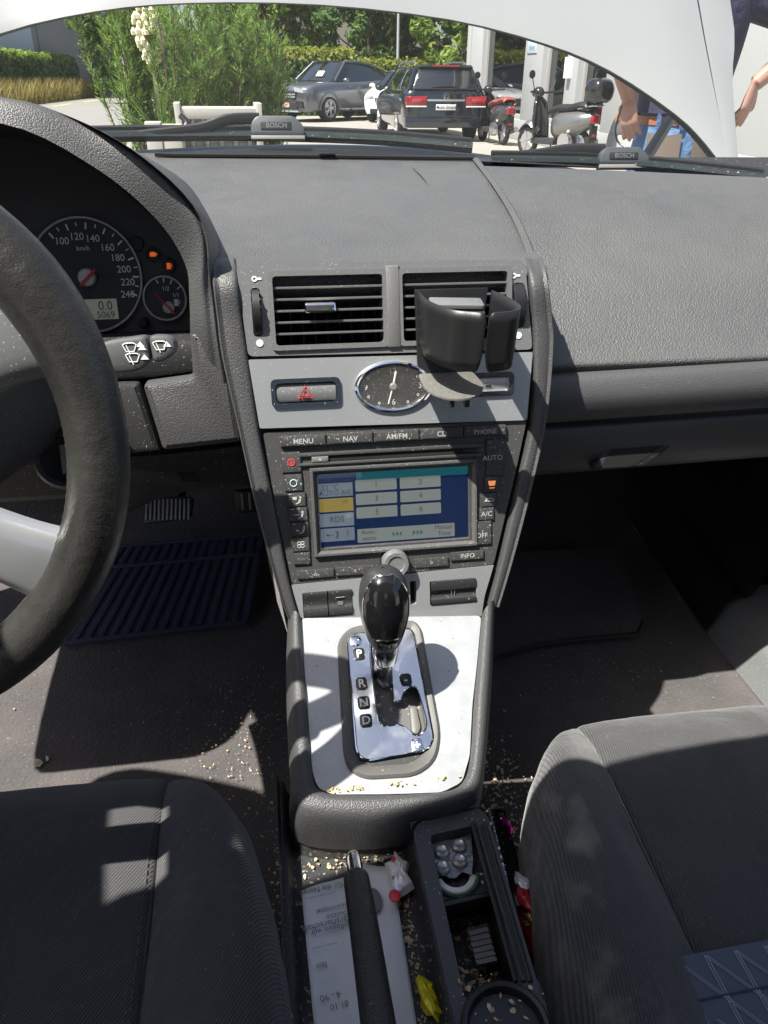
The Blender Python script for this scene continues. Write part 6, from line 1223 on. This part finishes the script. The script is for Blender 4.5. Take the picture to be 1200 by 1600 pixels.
b = MB(); b.prism(Fr(FE.p(.0, -1.7, 1.48), FE.ey, FE.ez), [(-.1, 0), (.06, 0), (-.08, .1)], -.02, .02); b.build('antenna_fin', m_eb, we)
# white car
ww = thing('parked_car', 'white car nose showing between grey SUV and dark estate', 'car', (3.6, 27.5, 0), 'cars parked on the forecourt'); hd2 = Vector((-.42, -.9, 0)).normalized(); FWc = Fr(onZ(574, 193, 0)-hd2*2.0+Vector((.75, .3, 0)), Vector((hd2.y, -hd2.x, 0)), hd2)
m_wc = mat('white car paint', (.74, .75, .75), .25, coat=.8)
carshell(FWc, ww, [(-2.1, .75, .4, .5, .8, .95), (-1.9, .86, .28, .4, .95, 1.0), (0, .9, .24, .34, .95, .98), (.9, .9, .24, .34, .93, 1.0), (1.5, .89, .26, .36, .88, .95), (2.0, .84, .24, .4, .76, .84), (2.15, .72, .26, .4, .62, .72)],
    [(-2.0, .76, .96, .5, 1.0), (-1.5, .8, .97, .56, 1.4), (-.3, .81, .96, .6, 1.5), (.3, .8, .97, .58, 1.44), (1.1, .78, .98, .62, 1.04)], m_wc)
for sx in (-1, 1):
    for yy in (1.3, -1.3): wheel_(FWc, sx*.9, yy, .32, .22, ww, sx)
    b = MB(); b.prism(Fr(FWc.p(sx*.62, 2.1, .70), -FWc.ex, FWc.ez), [(-.16, -.06), (.16, -.06), (.14, .07), (-.14, .07)], -.1, .05, .02, .03); b.build('headlight', m_lens, ww)
    b = MB(); b.ball(FWc.p(sx*.98, .7, 1.03), .1, .08, .07); b.build('mirror', m_wc, ww)
FWf = Fr(FWc.p(0, 2.16, .6), -FWc.ex, FWc.ez)
b = MB(); b.prism(FWf, [(-.4, -.1), (.4, -.1), (.46, .1), (-.46, .1)], -.05, .02, .02, .03); g = b.build('grille', m_black, ww)
for k in range(11): b = MB(); b.box(FWf, -.38+k*.076-.012, -.38+k*.076+.012, -.08, .08, .02, .04); b.build('grille_bar', m_chrome, g)
b = MB(); b.box(FWf, -.6, .6, -.34, -.2, -.05, .03, .02); b.build('lower_intake', m_black, ww)
# ---- scooters
def scooter(label, F, bm, sm, top, grp='scooters outside the showroom'):
    t = thing('scooter', label, 'scooter', F.o, grp)
    for yy, r in ((.62, .25), (-.62, .25)):
        G = Fr(F.p(0, yy, r), F.ey, F.ez); b = MB(); b.tube([G.p((r-.05)*math.cos(2*math.pi*k/28), (r-.05)*math.sin(2*math.pi*k/28)) for k in range(28)], .052, 8, closed=True); w_ = b.build('wheel', m_tyre, t)
        b = MB(); b.lathe(G, [(.16, -.03), (.165, .03), (.05, .035), (0, .035)], 20)
        for k in range(5): H = G.rot(2*math.pi*k/5); b.box(H, .02, .17, -.02, .02, -.045, .045, .005)
        b.build('rim', m_alloy, w_)
    b = MB(); b.loft([[F.p(-.2, .30, .30), F.p(-.19, .33, .6), F.p(-.15, .36, .85), F.p(-.07, .40, .95)], [F.p(-.1, .42, .3), F.p(-.1, .45, .6), F.p(-.08, .47, .85), F.p(-.05, .48, .97)], [F.p(.1, .42, .3), F.p(.1, .45, .6), F.p(.08, .47, .85), F.p(.05, .48, .97)], [F.p(.2, .30, .30), F.p(.19, .33, .6), F.p(.15, .36, .85), F.p(.07, .40, .95)]], 4, 4); o = b.build('leg_shield', bm, t); o.modifiers.new('t', 'SOLIDIFY').thickness = .03
    b = MB(); b.loft([[F.p(-.07, .34, .36), F.p(-.09, .6, .53), F.p(-.06, .88, .36)], [F.p(0, .34, .45), F.p(0, .62, .60), F.p(0, .92, .38)], [F.p(.07, .34, .36), F.p(.09, .6, .53), F.p(.06, .88, .36)]], 4, 4); b.build('front_mudguard', sm, t)
    b = MB(); b.box(Fr(F.p(0, .08, .28), F.ex, F.ey), -.17, .17, -.25, .3, -.05, .04, .02); b.build('footboard', m_dark, t)
    b = MB(); rows = []
    for (y, w_, z0, z1) in ((.0, .09, .36, .70), (-.15, .17, .30, .76), (-.4, .21, .34, .78), (-.7, .19, .44, .78), (-.88, .10, .55, .75), (-.93, .03, .6, .72)): rows.append([F.p(0, y, z1)]+[F.p(w_*math.cos(a), y, (z0+z1)/2+(z1-z0)/2*math.sin(a)) for a in (1.2, .6, 0, -.6, -1.2)]+[F.p(0, y, z0)]+[F.p(-w_*math.cos(a), y, (z0+z1)/2+(z1-z0)/2*math.sin(a)) for a in (-1.2, -.6, 0, .6, 1.2)])
    rows = [r + [r[0]] for r in rows]; b.loft(rows, 3, 2); b.build('rear_body', sm, t)
    b = MB(); b.loft([[F.p(-.1, y, z-.05), F.p(-.14, y, z+.0), F.p(-.08, y, z+.055), F.p(.08, y, z+.055), F.p(.14, y, z), F.p(.1, y, z-.05)] for (y, z) in ((.05, .74), (-.15, .80), (-.4, .81), (-.6, .85), (-.78, .84), (-.82, .80))], 3, 3); b.build('saddle', m_black if top else mat('red brown saddle', (.22, .05, .035), .5), t)
    b = MB(); b.tube([F.p(0, .60, .25), F.p(0, .45, .95), F.p(0, .40, 1.02)], .03, 8); b.tube(crom([F.p(-.34, .30, 1.04), F.p(-.18, .36, 1.03), F.p(0, .40, 1.02), F.p(.18, .36, 1.03), F.p(.34, .30, 1.04)], 3), .018, 8); b.build('handlebar', m_black, t)
    b = MB(); b.ball(F.p(0, .46, 1.02), .10, .12, .10); b.build('headset', bm, t); b = MB(); b.lathe(Fr(F.p(0, .55, 1.02), -F.ex, F.ez), [(.07, 0), (.06, .02), (0, .03)], 16); b.build('headlight', m_lens, t)
    for s in (-1, 1):
        b = MB(); b.tube([F.p(s*.2, .36, 1.05), F.p(s*.3, .34, 1.25)], .008, 6); b.build('mirror_stem', m_black, t); b = MB(); b.lathe(Fr(F.p(s*.31, .34, 1.30), F.ex, F.ez), [(.065, -.012), (.065, .006), (.055, .01), (0, .01)], 18); b.build('mirror', m_black, t)
    FTl = Fr(F.p(0, -.925, .66), F.ex, F.ez); b = MB(); b.prism(FTl, [(-.09, -.07), (.09, -.07), (.075, .06), (-.075, .06)], -.08, .03, .02, .02); b.build('tail_light', m_tail, t)
    b = MB(); b.prism(FTl, [(-.09, -.33), (.09, -.33), (.08, -.1), (-.08, -.1)], -.03, .0, .01, .01); pc = b.build('plate_carrier', m_black, t); b = MB(); b.box(FTl, -.05, .05, -.27, -.23, 0, .012, .003); b.build('reflector', m_tail, pc)
    b = MB(); b.lathe(Fr(F.p(-.16, -.45, .30), F.ey, F.ez), [(.13, -.06), (.13, .03), (.1, .06), (0, .065)], 20); b.tube([F.p(.14, -.2, .24), F.p(.17, -.6, .26), F.p(.17, -.85, .32)], .05, 8); b.build('engine', m_alloy, t)
    b = MB(); b.tube([F.p(.1, -.05, .3), F.p(.14, -.12, .02)], .015, 6); b.tube([F.p(-.1, -.05, .3), F.p(-.14, -.12, .02)], .015, 6); b.build('stand', m_dark, t)
    if top:
        b = MB(); b.tube([F.p(-.1, -.6, .8), F.p(-.12, -.95, .86), F.p(.12, -.95, .86), F.p(.1, -.6, .8)], .014, 6); b.build('rack', m_chrome, t)
        b = MB(); rows = []
        for (z, w_, d_) in ((.90, .14, .13), (.95, .2, .18), (1.05, .225, .2), (1.13, .22, .195), (1.22, .17, .15), (1.255, .08, .07), (1.26, .01, .01)): rows.append([F.p(w_*math.copysign(abs(math.cos(a))**.7, math.cos(a)), -.93+d_*math.copysign(abs(math.sin(a))**.7, math.sin(a)), z) for a in [2*math.pi*k/24 for k in range(25)]])
        b.loft(rows, 3, 1); b.build('top_box', m_gloss, t)
FSc = WF((5.05, 14.3, 0), R(26)); m_scb = mat('black scooter paint', (.012, .013, .014), .15, coat=.8); m_scs = mat('silver scooter paint', (.2, .2, .195), .3, metal=.6, coat=.6)
scooter('silver and black scooter with round black top box near the wall', FSc, m_scb, m_scs, True)
scooter('dark scooter with red brown saddle beside the estate car', WF((5.0, 18.0, 0), R(6)), m_scb, mat('graphite scooter paint', (.05, .05, .055), .25, metal=.4, coat=.6), False)
# ---- man standing at the front right of the car
YM = 3.45; wc = onY(1062, 181, YM); man = thing('person', 'man in blue jeans and navy shirt, back turned, beside the raised bonnet', 'person', (wc.x, wc.y, 0))
FMn = WF((wc.x, wc.y, 0), R(-8)); zw = wc.z                  # waist height
m_skin = mat('skin', (.40, .235, .175), .5, bump=[('noise', 200, .15)], vary=[(12, (.34, .17, .125), .4, .7)]); m_jean = mat('blue denim', (.075, .15, .30), .85, bump=[('noise', 500, .4), ('noise', 25, .5)], vary=[(14, (.14, .24, .4), .45, .7)]); m_shirt = mat('navy shirt cloth', (.020, .022, .055), .85, bump=[('noise', 30, .5), ('noise', 700, .3)])
def ring(c, a, b_, n=20, tw=0): return [c+FMn.ex*(a*math.cos(2*math.pi*k/n))+FMn.ey*(b_*math.sin(2*math.pi*k/n)) for k in range(n+1)]
b = MB(); hipw = .185
b.loft([ring(FMn.p(0, 0, z), a, d) for (z, a, d) in ((zw+.02, .165, .115), (zw-.06, .178, .125), (zw-.15, .190, .138), (zw-.22, .188, .135), (zw-.27, .17, .12))], 3, 1)
for s in (-1, 1): b.loft([ring(FMn.p(s*x, y, z), a, a*1.08) for (z, x, y, a) in ((zw-.18, .095, 0, .095), (zw-.35, .10, 0, .088), (zw-.6, .11, .0, .062), (zw-.8, .115, -.01, .060), (.08, .12, -.02, .055))], 3, 1)
jn = b.build('jeans', m_jean, man, smooth=60)
for s in (-1, 1):
    rows = []
    for z in (zw-.07, zw-.12, zw-.17, zw-.21): rows.append([FMn.p(s*.09+dx, -(.128+.012*(zw-z)/.15)*math.sqrt(max(.05, 1-((s*.09+dx)/.20)**2))-.006, z+abs(dx)*.12) for dx in (-.065, -.03, 0, .03, .065)])
    b = MB(); b.loft(rows, 2, 2); b.build('back_pocket', mat('brown grey pocket cloth', (.16, .125, .10), .9, bump=[('noise', 300, .4)]), man)
b = MB(); b.grid([ring(FMn.p(0, 0, z), .171+e, .121+e) for z, e in ((zw-.035, .002), (zw-.033, .006), (zw+.0, .006), (zw+.002, .002))]); b.build('belt', mat('tan leather belt', (.32, .13, .06), .5), man)
for x in (-.12, -.03, .06, .13): b = MB(); b.box(Fr(FMn.p(x, -.128*math.sqrt(1-(x/.185)**2)-.003, zw-.018), FMn.ex, FMn.ez), -.008, .008, -.03, .03, -.004, .007); b.build('belt_loop', m_jean, man)
sh_z = zw+.47
b = MB(); b.loft([ring(FMn.p(0, 0, z), a, d) for (z, a, d) in ((zw+.012, .188, .145), (zw+.04, .185, .14), (zw+.12, .185, .13), (zw+.25, .205, .135), (zw+.38, .215, .13), (zw+.46, .19, .11), (zw+.50, .10, .08), (zw+.53, .06, .06))], 3, 1); b.build('shirt', m_shirt, man, smooth=60)
bd = MB(); arms = {}
for s, hp in ((-1, onY(984, 172, YM-.05)), (1, onY(1172, 150, YM-.05))):
    sh0 = FMn.p(s*.20, 0, zw+.43); wr = hp+Vector((s*.012, 0, .045)); el = (sh0+wr)/2+FMn.ex*(s*.13)+FMn.ey*-.06+Vector((0, 0, -.03)); arms[s] = (sh0, el, wr)
    if s < 0: el = wr+Vector((-.09, -.03, .215))
    else: el = wr+Vector((.17, -.03, .20))
    bd.tube(crom([sh0, el, wr], 5), [.056-.001*k for k in range(5)]+[.050-.0038*k for k in range(6)], 12)
    dn = ((hp-wr).normalized()*.6+Vector((-s*.12, .02, -.8))).normalized(); sd = (FMn.ex*s*.75+FMn.ey*.65); sd = (sd-dn*sd.dot(dn)).normalized(); th_ = dn.cross(sd)
    pc_ = wr+dn*.05
    bd.tube(crom([wr-dn*.01, wr+dn*.03, wr+dn*.07, wr+dn*.105], 2), [.030, .031, .034, .037, .039, .040, .036], 14, e=.5, up=sd)
    for k, L_ in enumerate((.070, .080, .074, .058)):
        o_ = wr+dn*.092+sd*(.030-.020*k); bend = th_*(-s*.004*(k+1)); bd.tube(crom([o_, o_+dn*L_*.45+bend, o_+dn*L_*.8+bend*2.2, o_+dn*L_+bend*3.2], 2), [.0098, .0095, .0092, .0088, .0085, .008, .0055], 8)
    o_ = wr+dn*.03-sd*-.028; bd.tube(crom([o_, o_+dn*.035+sd*.022, o_+dn*.068+sd*.028], 2), [.013, .012, .0105, .0095, .006], 8)
    arms[s] = (sh0, el, wr)
bd.tube([FMn.p(0, 0, zw+.45), FMn.p(0, .01, zw+.6)], .055, 12)
bd.ball(FMn.p(0, .02, zw+.70), .078, .098, .115, 20, 12); bd.ball(FMn.p(0, .115, zw+.69), .016, .02, .02)
for s in (-1, 1): bd.ball(FMn.p(s*.08, .02, zw+.69), .012, .02, .03)
o = bd.build('body', m_skin, man, smooth=60); rm = o.modifiers.new('remesh', 'REMESH'); rm.mode = 'VOXEL'; rm.voxel_size = .005; rm.use_smooth_shade = True
b = MB(); b.ball(FMn.p(0, 0, zw+.725), .084, .10, .105, 20, 12); b.build('hair', mat('dark hair', (.05, .035, .025), .8, bump=[('noise', 150, .8)]), man)
b = MB()
for s in (-1, 1): sh0, el, wr = arms[s]; b.tube(crom([sh0+FMn.ex*(-s*.04), sh0.lerp(el, .4), sh0.lerp(el, .72)], 3), [.075, .072, .07, .068, .066, .064, .063], 14)
b.build('sleeves', m_shirt, man, smooth=60)
for s in (-1, 1): b = MB(); b.loft([[FMn.p(s*.12-.045, y, z0) for z0 in (.01, .09)]+[FMn.p(s*.12+.045, y, z0) for z0 in (.09, .01)] for y in (-.1, .0, .17)], 2, 1); b.build('shoe', m_black, man)
cbl = MB(); cbl.tube(crom([onY(972, 165, 3.3), onY(962, 200, 3.3), onY(966, 222, 3.3), onY(985, 236, 3.25), onY(1000, 260, 3.2)], 5), .004, 6); tag(cbl.build('cable', m_black), 'thin black cable hanging beside the man in jeans', 'cable')
# lettering becomes plain mesh
bpy.context.view_layer.update(); dg = bpy.context.evaluated_depsgraph_get()
for o in [o for o in bpy.data.objects if o.type == 'FONT']:
    me = bpy.data.meshes.new_from_object(o.evaluated_get(dg)); n = bpy.data.objects.new('tmp', me); nm = o.name; COL.objects.link(n)
    n.parent = o.parent; n.matrix_parent_inverse = o.matrix_parent_inverse.copy(); n.matrix_basis = o.matrix_basis.copy(); bpy.data.objects.remove(o); n.name = nm
